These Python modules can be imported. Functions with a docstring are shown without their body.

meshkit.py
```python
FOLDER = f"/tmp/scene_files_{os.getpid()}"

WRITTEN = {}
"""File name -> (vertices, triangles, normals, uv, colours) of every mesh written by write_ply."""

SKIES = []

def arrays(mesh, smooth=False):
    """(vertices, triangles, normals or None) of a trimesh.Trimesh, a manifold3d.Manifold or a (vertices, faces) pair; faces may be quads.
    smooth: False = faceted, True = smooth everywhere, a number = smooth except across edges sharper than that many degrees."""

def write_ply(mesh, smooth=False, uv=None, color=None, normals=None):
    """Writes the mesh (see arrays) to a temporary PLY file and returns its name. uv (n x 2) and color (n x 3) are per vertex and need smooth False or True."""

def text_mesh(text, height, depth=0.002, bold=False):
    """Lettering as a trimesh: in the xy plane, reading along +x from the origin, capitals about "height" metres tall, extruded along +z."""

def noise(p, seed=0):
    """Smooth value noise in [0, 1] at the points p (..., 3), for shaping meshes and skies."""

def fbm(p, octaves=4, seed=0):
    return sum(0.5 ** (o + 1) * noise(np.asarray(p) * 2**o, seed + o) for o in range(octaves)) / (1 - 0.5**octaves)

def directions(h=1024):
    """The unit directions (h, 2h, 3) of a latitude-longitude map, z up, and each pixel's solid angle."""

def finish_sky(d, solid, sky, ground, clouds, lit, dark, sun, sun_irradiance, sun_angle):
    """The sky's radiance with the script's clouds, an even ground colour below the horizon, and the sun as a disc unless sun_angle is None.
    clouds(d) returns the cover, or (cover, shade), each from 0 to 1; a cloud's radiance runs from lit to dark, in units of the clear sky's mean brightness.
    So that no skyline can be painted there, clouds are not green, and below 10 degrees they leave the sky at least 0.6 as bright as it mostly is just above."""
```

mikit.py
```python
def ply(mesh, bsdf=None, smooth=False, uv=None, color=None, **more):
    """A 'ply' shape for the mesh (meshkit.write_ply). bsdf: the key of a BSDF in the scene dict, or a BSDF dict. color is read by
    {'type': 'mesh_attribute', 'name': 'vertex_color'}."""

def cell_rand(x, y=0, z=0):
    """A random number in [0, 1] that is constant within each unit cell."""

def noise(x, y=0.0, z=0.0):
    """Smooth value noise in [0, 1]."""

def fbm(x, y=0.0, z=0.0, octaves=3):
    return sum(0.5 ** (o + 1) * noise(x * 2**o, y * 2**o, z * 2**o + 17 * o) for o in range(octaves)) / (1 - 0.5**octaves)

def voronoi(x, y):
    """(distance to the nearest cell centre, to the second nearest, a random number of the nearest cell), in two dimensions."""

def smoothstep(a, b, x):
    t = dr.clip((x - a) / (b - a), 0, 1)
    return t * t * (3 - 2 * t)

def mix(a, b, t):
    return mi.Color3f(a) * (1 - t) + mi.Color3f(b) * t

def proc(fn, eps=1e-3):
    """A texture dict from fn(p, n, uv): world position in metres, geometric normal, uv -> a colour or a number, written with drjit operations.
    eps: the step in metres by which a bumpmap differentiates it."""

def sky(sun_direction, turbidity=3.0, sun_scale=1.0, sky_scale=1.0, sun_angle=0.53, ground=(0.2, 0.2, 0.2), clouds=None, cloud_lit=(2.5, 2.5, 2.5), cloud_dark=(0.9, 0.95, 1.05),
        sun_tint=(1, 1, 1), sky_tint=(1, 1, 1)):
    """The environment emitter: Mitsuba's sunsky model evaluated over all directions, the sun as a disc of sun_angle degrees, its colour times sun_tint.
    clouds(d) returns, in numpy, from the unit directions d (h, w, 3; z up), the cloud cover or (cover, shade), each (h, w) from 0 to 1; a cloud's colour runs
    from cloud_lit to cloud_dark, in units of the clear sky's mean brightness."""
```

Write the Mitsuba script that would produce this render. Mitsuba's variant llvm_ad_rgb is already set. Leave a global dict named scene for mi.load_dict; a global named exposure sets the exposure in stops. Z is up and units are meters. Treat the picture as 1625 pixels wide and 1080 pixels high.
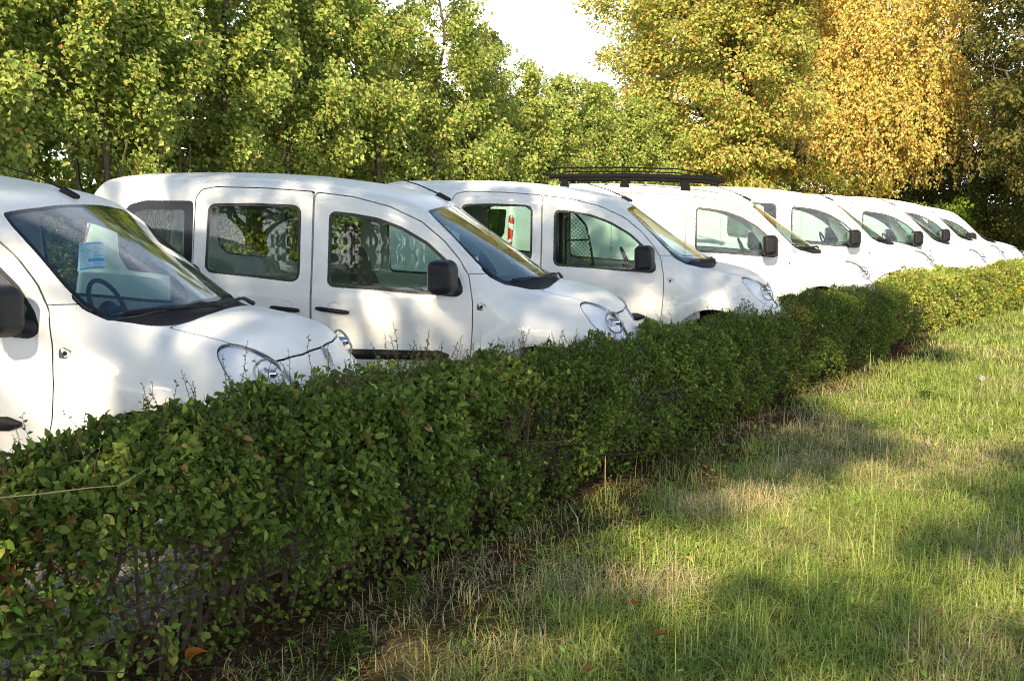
import math, random
import numpy as np, trimesh, shapely, manifold3d as m3
import mitsuba as mi, drjit as dr
import mikit, meshkit
from shapely.geometry import Polygon, LineString
from shapely.geometry.polygon import orient
from scipy.interpolate import PchipInterpolator
T = mi.ScalarTransform4f
scene, labels = {}, {}
rng = np.random.default_rng(7)

# ------------------------------------------------------------------ camera, sky, exposure
EYE = np.array([0.7757, -8.1384, 1.5918])
YAW, PITCH, ROLL = -0.12931, -0.12030, 0.00207
FW = np.array([math.sin(YAW)*math.cos(PITCH), math.cos(YAW)*math.cos(PITCH), math.sin(PITCH)])
RT = np.array([math.cos(YAW), -math.sin(YAW), 0.0])
UP = np.cross(RT, FW)
UP = -RT*math.sin(ROLL) + UP*math.cos(ROLL)
scene['camera'] = {'type': 'perspective', 'fov': 50.777, 'fov_axis': 'x', 'near_clip': 0.05, 'far_clip': 2000.0,
                   'to_world': T().look_at(origin=EYE.tolist(), target=(EYE+FW).tolist(), up=UP.tolist())}
SUN = np.array([-0.11, -0.84, 0.51])
SUN /= np.linalg.norm(SUN)


def clouds(d):
    z = d[..., 2]
    q = d[..., :2]/np.maximum(z, .06)[..., None]
    n = meshkit.fbm(np.stack([q[..., 0]*.7, q[..., 1]*.7, 0*z], -1), 5, seed=11)
    patch = np.clip((n-.50)/.16, 0, 1)*.75
    veil = np.clip(1-(z-.20)/.30, 0, 1)**1.5
    return np.maximum(patch*np.clip((z-.04)/.2, 0, 1), veil), 0.15*n


scene['sky'] = mikit.sky(SUN.tolist(), turbidity=3.0, clouds=clouds, cloud_lit=(5.6, 5.6, 5.65), cloud_dark=(3.0, 3.05, 3.1), ground=(.16, .17, .08), sun_tint=(.95, .99, 1.02))
exposure = 2.7

# ------------------------------------------------------------------ small helpers


def numbered(name):
    if not any(k == name or k.startswith(name+'__') for k in scene) and name not in labels:
        return name
    for i in range(1, 2000):
        k = f'{name}_{i:03d}'
        if not any(q == k or q.startswith(k+'__') for q in scene) and k not in labels:
            return k


COUNT = {}


def sub(holder, name):
    """next free key of a part of that name under holder"""
    k = COUNT.get((holder, name), -1)+1
    COUNT[(holder, name)] = k
    return f'{holder}__{name}' + (f'_{k:03d}' if k else '')


def tag(key, label=None, category=None, group=None, kind=None):
    d = {a: b for a, b in (('label', label), ('category', category), ('group', group), ('kind', kind)) if b}
    labels[key] = d


def rawply(V, F, bsdf, N=None, C=None, to_world=None):
    m = trimesh.Trimesh(V, F, process=False)
    path = meshkit.write_ply(m, False, None, C, N)
    d = {'type': 'ply', 'filename': path, 'face_normals': N is None, 'bsdf': {'type': 'ref', 'id': bsdf}}
    if to_world is not None:
        d['to_world'] = to_world
    return d


def joinm(parts):
    """concatenate (V,F[,C]) tuples"""
    Vs, Fs, Cs, o = [], [], [], 0
    for p in parts:
        Vs.append(p[0]); Fs.append(np.asarray(p[1])+o); o += len(p[0])
        if len(p) > 2:
            Cs.append(p[2])
    return np.vstack(Vs), np.vstack(Fs), (np.vstack(Cs) if Cs else None)


def tube(pts, r, sides=6, cap=True):
    p = np.asarray(pts, float)
    t = np.gradient(p, axis=0); t /= np.linalg.norm(t, axis=1, keepdims=True)+1e-12
    ref = np.array([0, 0, 1.]) if abs(t[:, 2]).mean() < .85 else np.array([1., 0, 0])
    a = np.cross(t, ref); a /= np.linalg.norm(a, axis=1, keepdims=True)+1e-12
    b = np.cross(t, a)
    an = np.arange(sides)*2*np.pi/sides
    rr = np.broadcast_to(r, (len(p),))
    V = (p[:, None]+rr[:, None, None]*(np.cos(an)[None, :, None]*a[:, None]+np.sin(an)[None, :, None]*b[:, None])).reshape(-1, 3)
    i, j = np.meshgrid(np.arange(len(p)-1), np.arange(sides), indexing='ij')
    q = np.stack([i*sides+j, (i+1)*sides+j, (i+1)*sides+(j+1) % sides, i*sides+(j+1) % sides], -1).reshape(-1, 4)
    F = np.vstack([q[:, [0, 1, 2]], q[:, [0, 2, 3]]])
    if cap:
        n = len(V)
        V = np.vstack([V, p[0], p[-1]])
        k = np.arange(sides); e = (len(p)-1)*sides
        F = np.vstack([F, np.stack([k, (k+1) % sides, k*0+n], 1), np.stack([e+(k+1) % sides, e+k, k*0+n+1], 1)])
    return V, F


def rbox(lo, hi, r=.01, seg=8):
    lo, hi = np.array(lo, float), np.array(hi, float)
    r = min(r, (hi-lo).min()*.49)
    s = m3.Manifold.sphere(r, seg)
    m = m3.Manifold.batch_hull([s.translate([x, y, z]) for x in (lo[0]+r, hi[0]-r) for y in (lo[1]+r, hi[1]-r) for z in (lo[2]+r, hi[2]-r)])
    v, f, _ = meshkit.arrays(m)
    return v, f


def hull(balls, seg=12):
    m = m3.Manifold.batch_hull([m3.Manifold.sphere(r, seg).translate(list(map(float, c))) for c, r in balls])
    v, f, _ = meshkit.arrays(m)
    return v, f


def lathe(prof, seg=40, axis='y'):
    p = np.asarray(prof, float)  # (radius, along)
    an = np.arange(seg)*2*np.pi/seg
    V = np.stack([p[:, None, 0]*np.cos(an), p[:, None, 1]+0*an, p[:, None, 0]*np.sin(an)], -1).reshape(-1, 3)
    i, j = np.meshgrid(np.arange(len(p)-1), np.arange(seg), indexing='ij')
    q = np.stack([i*seg+j, i*seg+(j+1) % seg, (i+1)*seg+(j+1) % seg, (i+1)*seg+j], -1).reshape(-1, 4)
    return V, np.vstack([q[:, [0, 1, 2]], q[:, [0, 2, 3]]])


def smooth_ply(V, F, bsdf, angle=40, to_world=None):
    m = trimesh.Trimesh(V, F, process=False)
    m.merge_vertices()
    d = mikit.ply(m, bsdf, smooth=angle)
    if to_world is not None:
        d['to_world'] = to_world
    return d


# ------------------------------------------------------------------ materials
def rgb(*c):
    return {'type': 'rgb', 'value': list(c)}


def princ(c, rough=.5, metal=0., spec=.5, cc=0., **k):
    d = {'type': 'principled', 'base_color': c if isinstance(c, dict) else rgb(*c), 'roughness': rough, 'metallic': metal, 'specular': spec, **k}
    if cc:
        d['clearcoat'] = cc; d['clearcoat_gloss'] = .96
    return {'type': 'twosided', 'bsdf': d}


def f_paint(p, n, uv):
    d = mikit.fbm(p.x*3.1, p.y*3.1, p.z*5.0, 3)
    low = mikit.smoothstep(.75, .25, p.z)*mikit.smoothstep(.3, .8, mikit.fbm(p.x*9, p.y*9, p.z*14, 3))
    return mikit.mix(mikit.mix((.70, .70, .685), (.64, .64, .62), mikit.smoothstep(.45, .75, d)), (.50, .46, .38), low*.35)


scene['white_paint'] = princ(mikit.proc(f_paint), .30, spec=.5, cc=1.0)
scene['black_plastic'] = princ((.010, .010, .0115), .55, spec=.3)
scene['black_steel'] = princ((.008, .008, .009), .8, spec=.12)
scene['grey_plastic'] = princ((.055, .055, .06), .5)
scene['rubber'] = princ((.012, .012, .013), .45, spec=.5)
scene['frit'] = princ((.008, .009, .012), .12, spec=.5)
scene['lining'] = princ((.48, .50, .48), .8, spec=.2)
scene['dash'] = princ((.10, .10, .098), .75, spec=.3)
scene['seat_cloth'] = princ((.045, .047, .052), .9, spec=.1)
scene['under'] = princ((.012, .012, .012), .9, spec=.1)
scene['chrome'] = {'type': 'roughconductor', 'material': 'Cr', 'alpha': .06}
scene['reflector'] = princ((.86, .87, .88), .42, metal=.12)
scene['silver'] = princ((.45, .46, .47), .35, metal=.8)
scene['red_lens'] = princ((.55, .012, .010), .12, spec=.5, cc=1.)
scene['clear_lens'] = princ((.75, .75, .72), .12, spec=.5, cc=1.)
scene['amber'] = princ((.20, .18, .15), .2)
scene['paper'] = princ((.62, .72, .78), .8)
scene['paper_blue'] = princ((.08, .25, .60), .8)
scene['paper_ink'] = princ((.22, .30, .38), .8)
scene['tyre'] = princ((.018, .018, .018), .85, spec=.2)
scene['window_glass'] = {'type': 'thindielectric', 'int_ior': 1.52, 'specular_transmittance': rgb(.60, .77, .70)}
scene['windshield_glass'] = {'type': 'thindielectric', 'int_ior': 1.52, 'specular_transmittance': rgb(.62, .76, .76)}
scene['lamp_glass'] = {'type': 'thindielectric', 'int_ior': 1.5, 'specular_transmittance': rgb(.95, .96, .97)}
VC = {'type': 'mesh_attribute', 'name': 'vertex_color'}
scene['leaf'] = {'type': 'principledthin', 'base_color': VC, 'roughness': .5, 'spec_trans': 0., 'diff_trans': .85, 'eta': 1.35}
scene['grass_blade'] = {'type': 'principledthin', 'base_color': VC, 'roughness': .6, 'spec_trans': 0., 'diff_trans': .8, 'eta': 1.3}


def f_bark(p, n, uv):
    v = mikit.fbm(p.x*30, p.y*30, p.z*6, 4)
    return mikit.mix((.055, .042, .030), (.17, .14, .105), v)


def f_birch(p, n, uv):
    v = mikit.smoothstep(.62, .70, mikit.fbm(p.x*4, p.y*4, p.z*22, 3))
    return mikit.mix((.42, .39, .34), (.05, .04, .035), v)


scene['bark'] = princ(mikit.proc(f_bark), .9, spec=.1)
scene['birch_bark'] = princ(mikit.proc(f_birch), .8, spec=.1)
scene['twig'] = princ((.10, .075, .05), .85, spec=.15)
scene['straw'] = princ((.42, .33, .18), .8, spec=.15)


# ------------------------------------------------------------------ the van's body: an implicit solid, cut into its panels


def curve(pts):
    p = np.array(pts, float)
    p = p[np.argsort(p[:, 0])]
    f = PchipInterpolator(p[:, 0], p[:, 1])
    return lambda x: f(np.clip(x, p[0, 0], p[-1, 0]))


ROOF = curve([(-3.5, 1.80), (-3.2, 1.852), (-3.0, 1.868), (-2.6, 1.874), (-2.2, 1.869), (-1.8, 1.848), (-1.4, 1.805), (-1.1, 1.755), (-.9, 1.71), (-.74, 1.662), (-.5, 1.57), (-.2, 1.42), (.2, 1.2)])
HOOD = curve([(-.6, 1.16), (-.3, 1.125), (0, 1.085), (.2, 1.05), (.4, .995), (.55, .935), (.66, .875), (.75, .80), (.85, .68), (1, .4)])
SIDE = curve([(.1, .84), (.2, .875), (.35, .905), (.6, .917), (.8, .916), (1.0, .905), (1.08, .893), (1.16, .876), (1.3, .852), (1.57, .810), (1.7, .787), (1.85, .755), (2, .72)])
PLAN = curve([(-3.4, -.025), (-3.0, -.008), (-2.4, 0), (-1, 0), (-.4, -.005), (0, -.02), (.4, -.06), (.9, -.14)])
NOSE = curve([(.1, .66), (.2, .74), (.3, .80), (.45, .82), (.56, .81), (.65, .765), (.75, .705), (.85, .645), (.95, .575), (1.1, .47), (1.3, .28)])
TAIL = curve([(.2, -3.28), (.35, -3.38), (.6, -3.40), (.68, -3.37), (1.0, -3.36), (1.4, -3.31), (1.7, -3.25), (1.9, -3.20)])


def sst(a, b, x):
    t = np.clip((x-a)/(b-a), 0, 1)
    return t*t*(3-2*t)


def rmax(a, b, r):
    u, v = np.maximum(a+r, 0), np.maximum(b+r, 0)
    return np.minimum(np.maximum(a, b)+r, 0)+np.sqrt(u*u+v*v)-r


def smn(a, b, k):
    h = np.clip(.5+.5*(b-a)/k, 0, 1)
    return b+(a-b)*h-k*h*(1-h)


def body(P):
    x, y, z = P[..., 0], P[..., 1], P[..., 2]
    a = np.sqrt(y*y+1e-6)
    S = SIDE(z)+PLAN(x)
    for wx in (0., -2.70):
        S = S+.022*(1-sst(.47, .56, np.hypot(x-wx, z-.31)))
    S = S-.016*np.exp(-((z-.72)/.09)**2)*sst(-.75, -.95, x)*sst(-2.1, -1.9, x)
    S = S+.006*(sst(1.02, .99, z))*sst(-.62, -.72, x)*sst(-2.5, -2.4, x)
    gr = z-(ROOF(x)-.075*(a/.78)**2)
    gw = .82*(z-1.09-.7*(.03-x-(.47-.21*sst(-.22, -.8, x))*a*a))
    gh = .95*(z-(HOOD(x)-.16*a*a))
    g2 = smn(-smn(-gr, -gw, .03), gh, .02)
    g = rmax(a-S, g2, .12+.10*sst(-.35, .1, x))
    u = rmax(g, (x-(NOSE(z)-.15*a*a))*.95, .30-.16*sst(.70, .95, z))
    u = rmax(u, -(x-TAIL(z)), .09)
    return rmax(u, .2-z, .06)


def grad(P, f=body, e=1e-3):
    return np.stack([(f(P+d)-f(P-d))/(2*e) for d in np.eye(3)*e], -1)


def nets(f, lo, hi, h):
    """surface nets of f = 0, its vertices moved onto the surface"""
    n = [int(np.ceil((b-a)/h))+1 for a, b in zip(lo, hi)]
    G = np.stack(np.meshgrid(*[a+h*np.arange(k) for a, k in zip(lo, n)], indexing='ij'), -1)
    s = f(G) < 0
    cs = sum(s[i:n[0]-1+i, j:n[1]-1+j, k:n[2]-1+k].astype(int) for i in (0, 1) for j in (0, 1) for k in (0, 1))
    act = (cs > 0) & (cs < 8)
    idx = -np.ones(act.shape, int); idx[act] = np.arange(act.sum())
    V = np.array(lo)+h*(np.argwhere(act)+.5)
    for _ in range(6):
        g = grad(V, f)
        V = V-np.clip(f(V)/np.maximum((g*g).sum(-1), .2), -h, h)[:, None]*g
    F, o = [], np.eye(3, dtype=int)
    for d in range(3):
        e = [(1, 2), (2, 0), (0, 1)][d]
        s1, s2 = [slice(None)]*3, [slice(None)]*3
        s1[d], s2[d] = slice(0, -1), slice(1, None)
        A, B = s[tuple(s1)], s[tuple(s2)]
        q = np.argwhere(A != B)
        q = q[(q[:, e[0]] > 0) & (q[:, e[1]] > 0) & (q[:, e[0]] < n[e[0]]-1) & (q[:, e[1]] < n[e[1]]-1)]
        Q = np.stack([idx[tuple((q-o[e[0]]*i-o[e[1]]*j).T)] for i, j in ((1, 1), (0, 1), (0, 0), (1, 0))], 1)
        fl = ~A[tuple(q.T)]
        Q[fl] = Q[fl][:, ::-1]
        F.append(Q)
    Q = np.vstack(F)
    return V, np.vstack([Q[:, [0, 1, 2]], Q[:, [0, 2, 3]]])


class Skin:
    def __init__(s, V, F, N):
        s.V, s.F, s.N = V, F, N

    def cut(s, fn, gap=0.):
        """(the piece where fn < -gap, the piece where fn > gap)"""
        d = fn(s.V)
        return s.keep(d+gap), s.keep(gap-d)

    def keep(s, d):
        F = s.F; n = d[F] < 0; c = n.sum(1)
        full = F[c == 3]
        V, N = [s.V], [s.N]; out = [full]; base = len(s.V)

        def mid(a, b):
            nonlocal base
            t = (d[a]/(d[a]-d[b]))[:, None]
            V.append(s.V[a]+(s.V[b]-s.V[a])*t); N.append(s.N[a]+(s.N[b]-s.N[a])*t)
            k = np.arange(len(a))+base; base += len(a)
            return k
        for cnt in (1, 2):
            sel = c == cnt
            f, m = F[sel], n[sel]
            if not len(f):
                continue
            odd = np.argmax(m if cnt == 1 else ~m, 1); r = np.arange(len(f))
            a, b, e = f[r, odd], f[r, (odd+1) % 3], f[r, (odd+2) % 3]
            ab, ae = mid(a, b), mid(a, e)
            out.append(np.stack([a, ab, ae], 1) if cnt == 1 else np.vstack([np.stack([ab, b, e], 1), np.stack([ab, e, ae], 1)]))
        V, N, F = np.vstack(V), np.vstack(N), np.vstack(out)
        use, inv = np.unique(F, return_inverse=True)
        N = N[use]; N = N/(np.linalg.norm(N, axis=1, keepdims=True)+1e-12)
        return Skin(V[use], inv.reshape(-1, 3), N)

    def mirror(s):
        m = np.array([1, -1, 1.])
        return Skin(s.V*m, s.F[:, ::-1], s.N*m)

    def plus(s, o):
        return Skin(np.vstack([s.V, o.V]), np.vstack([s.F, o.F+len(s.V)]), np.vstack([s.N, o.N]))

    def shift(s, d):
        return Skin(s.V+s.N*d, s.F, s.N)


def polyfn(poly, coords, limit=None):
    b = poly.boundary; shapely.prepare(poly)

    def fn(V):
        u, v = coords(V)
        d = shapely.distance(shapely.points(u, v), b)
        d = np.where(shapely.contains_xy(poly, u, v), -d, d)
        return d if limit is None else np.maximum(d, limit(V))
    return fn


def rounded(pts, r):
    return Polygon(pts).buffer(-r, 12).buffer(2*r, 12).buffer(-r, 12)


XZ = lambda V: (V[:, 0], V[:, 2])
XA = lambda V: (V[:, 0], np.abs(V[:, 1]))
PZ = lambda V: (.8*V[:, 0]-.6*np.abs(V[:, 1]), V[:, 2])
AZ = lambda V: (np.abs(V[:, 1]), V[:, 2])
sidelim = lambda V: .60-np.abs(V[:, 1])
P_HEAD = rounded([(-.206, .905), (-.199, .935), (-.174, .951), (-.125, .955), (-.071, .944), (-.018, .924), (.038, .894), (.09, .858), (.123, .812), (.148, .767), (.162, .70), (.06, .675), (-.06, .705), (-.108, .748), (-.151, .781), (-.18, .818), (-.196, .859)], .02)
P_HOOD = rounded([(.078, 0), (.072, .21), (.045, .459), (.01, .55), (.0, .60), (.106, .617), (.2, .622), (.297, .622), (.36, .625), (.5, .603), (.53, .477), (.564, .277), (.578, .04), (.578, -.04), (.3, -.9), (.08, -.04)], .004)
P_GLASS = rounded([(-.735, -.3), (-.738, .07), (-.755, .406), (-.793, .676), (-.716, .715), (-.579, .745), (-.44, .775), (-.331, .786), (-.219, .748), (-.146, .616), (-.026, .30), (.003, 0), (0, -.3)], .03)
P_COWL = rounded([(-.40, .793), (-.331, .800), (-.235, .768), (-.16, .700), (-.137, .678), (-.046, .602), (0, .560), (.04, .465), (.068, .21), (.074, 0), (.07, -.3), (-.1, -.3), (-.1, 0), (-.3, .6)], .006)
P_FDOOR = rounded([(-1.570, 1.712), (-1.305, 1.681), (-1.03, 1.612), (-.807, 1.509), (-.649, 1.38), (-.535, 1.252), (-.464, 1.134), (-.436, .965), (-.437, .79), (-.45, .62), (-.49, .44), (-.50, .30), (-1.571, .30), (-1.571, .92)], .012)
P_SDOOR = rounded([(-1.578, 1.716), (-1.946, 1.741), (-2.295, 1.750), (-2.40, 1.732), (-2.437, 1.67), (-2.445, 1.3), (-2.44, 1.0), (-2.40, .80), (-2.29, .60), (-2.25, .30), (-1.578, .30)], .012)
P_FWIN = rounded([(-1.462, 1.585), (-1.292, 1.567), (-1.112, 1.537), (-.933, 1.472), (-.753, 1.37), (-.619, 1.251), (-.527, 1.123), (-.49, 1.02), (-.52, 1.004), (-.83, 1.017), (-1.097, 1.04), (-1.388, 1.056), (-1.462, 1.062)], .045)
P_SWIN = rounded([(-2.345, 1.632), (-2.023, 1.637), (-1.724, 1.625), (-1.662, 1.610), (-1.660, 1.10), (-1.729, 1.091), (-2.004, 1.12), (-2.306, 1.147), (-2.356, 1.155)], .055)
P_QWIN = rounded([(-2.452, 1.652), (-2.82, 1.654), (-2.93, 1.625), (-2.995, 1.55), (-3.02, 1.42), (-3.0, 1.26), (-2.93, 1.16), (-2.452, 1.11)], .03)
P_TAILLAMP = rounded([(.725, 1.50), (.80, 1.49), (.845, .97), (.765, .97), (.735, 1.2)], .015)
P_RWIN = rounded([(.05, 1.62), (.66, 1.60), (.665, 1.17), (.64, 1.13), (.05, 1.13)], .03)
P_GRILLE = rounded([(-.2, .53), (.52, .53), (.60, .40), (.52, .30), (-.2, .30)], .02)
wheelfn = lambda V: np.maximum(np.minimum(*[np.hypot(V[:, 0]-wx, V[:, 2]-.31) for wx in (0, -2.7)])-.365, .5-np.abs(V[:, 1]))


def grow(p, d):
    return p.buffer(d, 12)


def flat(poly, depth):
    m = trimesh.creation.extrude_polygon(poly, depth, engine='earcut')
    return np.array(m.vertices), np.array(m.faces)




def half_skin(h):
    V, F = nets(body, (-3.51, -1.0, .15), (1.0, h+.0001, 1.95), h)
    N = grad(V); N /= np.linalg.norm(N, axis=1, keepdims=True)
    return Skin(V, F, N).keep(V[:, 1])


FINE, MIDDLE, COARSE = half_skin(.03), half_skin(.045), half_skin(.06)


def top_z(x, y):
    P = np.array([x, y, 2.0])
    for z in np.arange(2.0, .5, -.004):
        P[2] = z
        if body(P) < 0:
            return z
    return .5


def side_y(x, z):
    for y in np.arange(-1.05, 0, .002):
        if body(np.array([x, y, z])) < 0:
            return y
    return -.5


GAP = .0035


def build_parts(kind, HALF):
    """list of (part path, Skin or (V, F) pair, material, is right side / pair / centre)"""
    out = []

    def skin(path, s, m):
        if len(s.F):
            out.append((path, rawply(s.V, s.F, m, s.N)))

    def mesh(path, vf, m, angle=40):
        out.append((path, smooth_ply(vf[0], vf[1], m, angle)))

    def both(path, s, m):
        skin(path, s, m); skin(path, s.mirror(), m)

    def whole(path, s, m):
        skin(path, s.plus(s.mirror()), m)

    def meshboth(path, vf, m, angle=40):
        mesh(path, vf, m, angle); mesh(path, (vf[0]*[1, -1, 1.], vf[1][:, ::-1]), m, angle)
    arch, M = HALF.cut(wheelfn)
    # headlights: a bowl behind a clear lens, with a dark rim
    head, M = M.cut(polyfn(grow(P_HEAD, .0055), PZ, lambda V: np.maximum(.2-V[:, 0], .3-np.abs(V[:, 1]))))
    lens, rim = head.cut(polyfn(P_HEAD, PZ))
    both('headlight', lens, 'lamp_glass')
    both('headlight__rim', rim.shift(-.001), 'grey_plastic')
    bowl = lens.shift(-.006)
    c = np.array([.50, -.66, .82])
    dd = np.linalg.norm((bowl.V-c)*[1, 1, 1.1], axis=1)
    bowl.V = bowl.V-bowl.N*(.03*np.exp(-(dd/.11)**2))[:, None]-bowl.N*(.004*(1-np.abs(polyfn(P_HEAD, PZ)(bowl.V)*0)))[:, None]
    m = trimesh.Trimesh(bowl.V, bowl.F, process=False)
    bowl.N = np.array(m.vertex_normals)
    both('headlight__reflector', bowl, 'reflector')
    meshboth('headlight__bulb', hull([((.535, -.665, .82), .024), ((.50, -.64, .82), .030)], 16), 'chrome')
    ringv, ringf = lathe([(.075, 0), (.083, .008), (.078, .016), (.070, .010), (.075, 0)], 36)
    Rm = trimesh.geometry.align_vectors([0, 1, 0], [.62, -.62, .42])[:3, :3]
    meshboth('headlight__reflector_ring', (ringv@Rm.T+[.515, -.66, .815], ringf), 'silver')
    # nose, hood, screen
    gr, M = M.cut(polyfn(P_GRILLE, AZ, lambda V: .55-V[:, 0]), .001)
    whole('grille', gr.shift(-.012), 'black_plastic')
    hood, M = M.cut(polyfn(P_HOOD, XA, lambda V: np.maximum(.80-V[:, 2], V[:, 2]-1.12)), GAP)
    whole('hood', hood, 'white_paint')
    gl, M = M.cut(polyfn(P_GLASS, XA, lambda V: 1.0-V[:, 2]), .0)
    fr, gl = gl.cut(lambda V: -polyfn(P_GLASS.buffer(-.022), XA)(V))
    whole('windshield', gl, 'windshield_glass')
    whole('windshield__black_edge', fr, 'frit')
    cw, M = M.cut(polyfn(P_COWL, XA, lambda V: np.maximum(.98-V[:, 2], V[:, 2]-1.20)), .001)
    whole('cowl', cw.shift(-.006), 'black_plastic')
    for s, (a, b) in enumerate((((-.190, -.68), (.055, -.10)), ((.045, -.13), (-.035, .47)))):
        pts = []
        for t in np.linspace(0, 1, 9):
            x, y = a[0]+(b[0]-a[0])*t+.03*math.sin(t*3.14), a[1]+(b[1]-a[1])*t
            pts.append((x, y, top_z(x, y)+.022))
        bl = tube(pts, .008, 6)
        mid = pts[4]
        piv = (.062, b[1]+.02 if s == 0 else .40, 0); piv = (piv[0], piv[1], top_z(piv[0], piv[1])+.015)
        arm = tube([mid, ((mid[0]+piv[0])/2, (mid[1]+piv[1])/2, (mid[2]+piv[2])/2+.02), piv], [.007, .010, .014], 6)
        v, f, _ = joinm([bl, arm])
        mesh('wiper', (v, f), 'black_plastic')
    # tail
    tl, M = M.cut(polyfn(P_TAILLAMP, AZ, lambda V: V[:, 0]+3.20), .002)
    red, rest = tl.cut(lambda V: -np.minimum(np.minimum(np.abs(V[:, 2]-1.33+.5*(np.abs(V[:, 1])-.76))-.045, 1.465-V[:, 2]), np.hypot(V[:, 2]-1.07, np.abs(V[:, 1])-.79)-.038))
    both('tail_light', red, 'red_lens')
    both('tail_light__white_lens', rest, 'clear_lens')
    sp, M = M.cut(lambda V: np.maximum(np.maximum(V[:, 0]+3.245-.05*(V[:, 2]-1.6), 1.64-V[:, 2]), np.abs(V[:, 1])-.70), .001)
    whole('spoiler', sp, 'grey_plastic')
    if kind != 'panel':
        rw, M = M.cut(polyfn(P_RWIN, AZ, lambda V: V[:, 0]+3.1))
        fr, rw = rw.cut(lambda V: -polyfn(P_RWIN.buffer(-.025), AZ)(V))
        both('rear_window', rw, 'window_glass'); both('rear_window__black_edge', fr, 'frit')
    # sides
    qw = None
    if kind == 'glazed':
        qw, M = M.cut(polyfn(P_QWIN, XZ, sidelim))
        inner, fr = qw.cut(polyfn(P_QWIN.buffer(-.065).buffer(-.02).buffer(.02), XZ))
        both('quarter_window', inner, 'window_glass'); both('quarter_window__black_edge', fr, 'frit')
    fd, M = M.cut(polyfn(P_FDOOR, XZ, sidelim), GAP)
    sd, M = M.cut(polyfn(P_SDOOR, XZ, sidelim), GAP)
    fw, fd = fd.cut(polyfn(P_FWIN, XZ))
    both('front_door', fd, 'white_paint')
    pane, seal = fw.cut(polyfn(P_FWIN.buffer(-.022), XZ))
    sail, pane = pane.cut(lambda V: -(V[:, 2]-1.03+1.6*(V[:, 0]+.62)-.02)*-1 if False else (-.60-V[:, 0])+.35*(V[:, 2]-1.05))
    both('front_door__window', pane.shift(-.006), 'window_glass')
    both('front_door__window_seal', seal.shift(-.001), 'rubber')
    both('front_door__mirror_mount', sail.shift(-.001), 'black_plastic')
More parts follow.
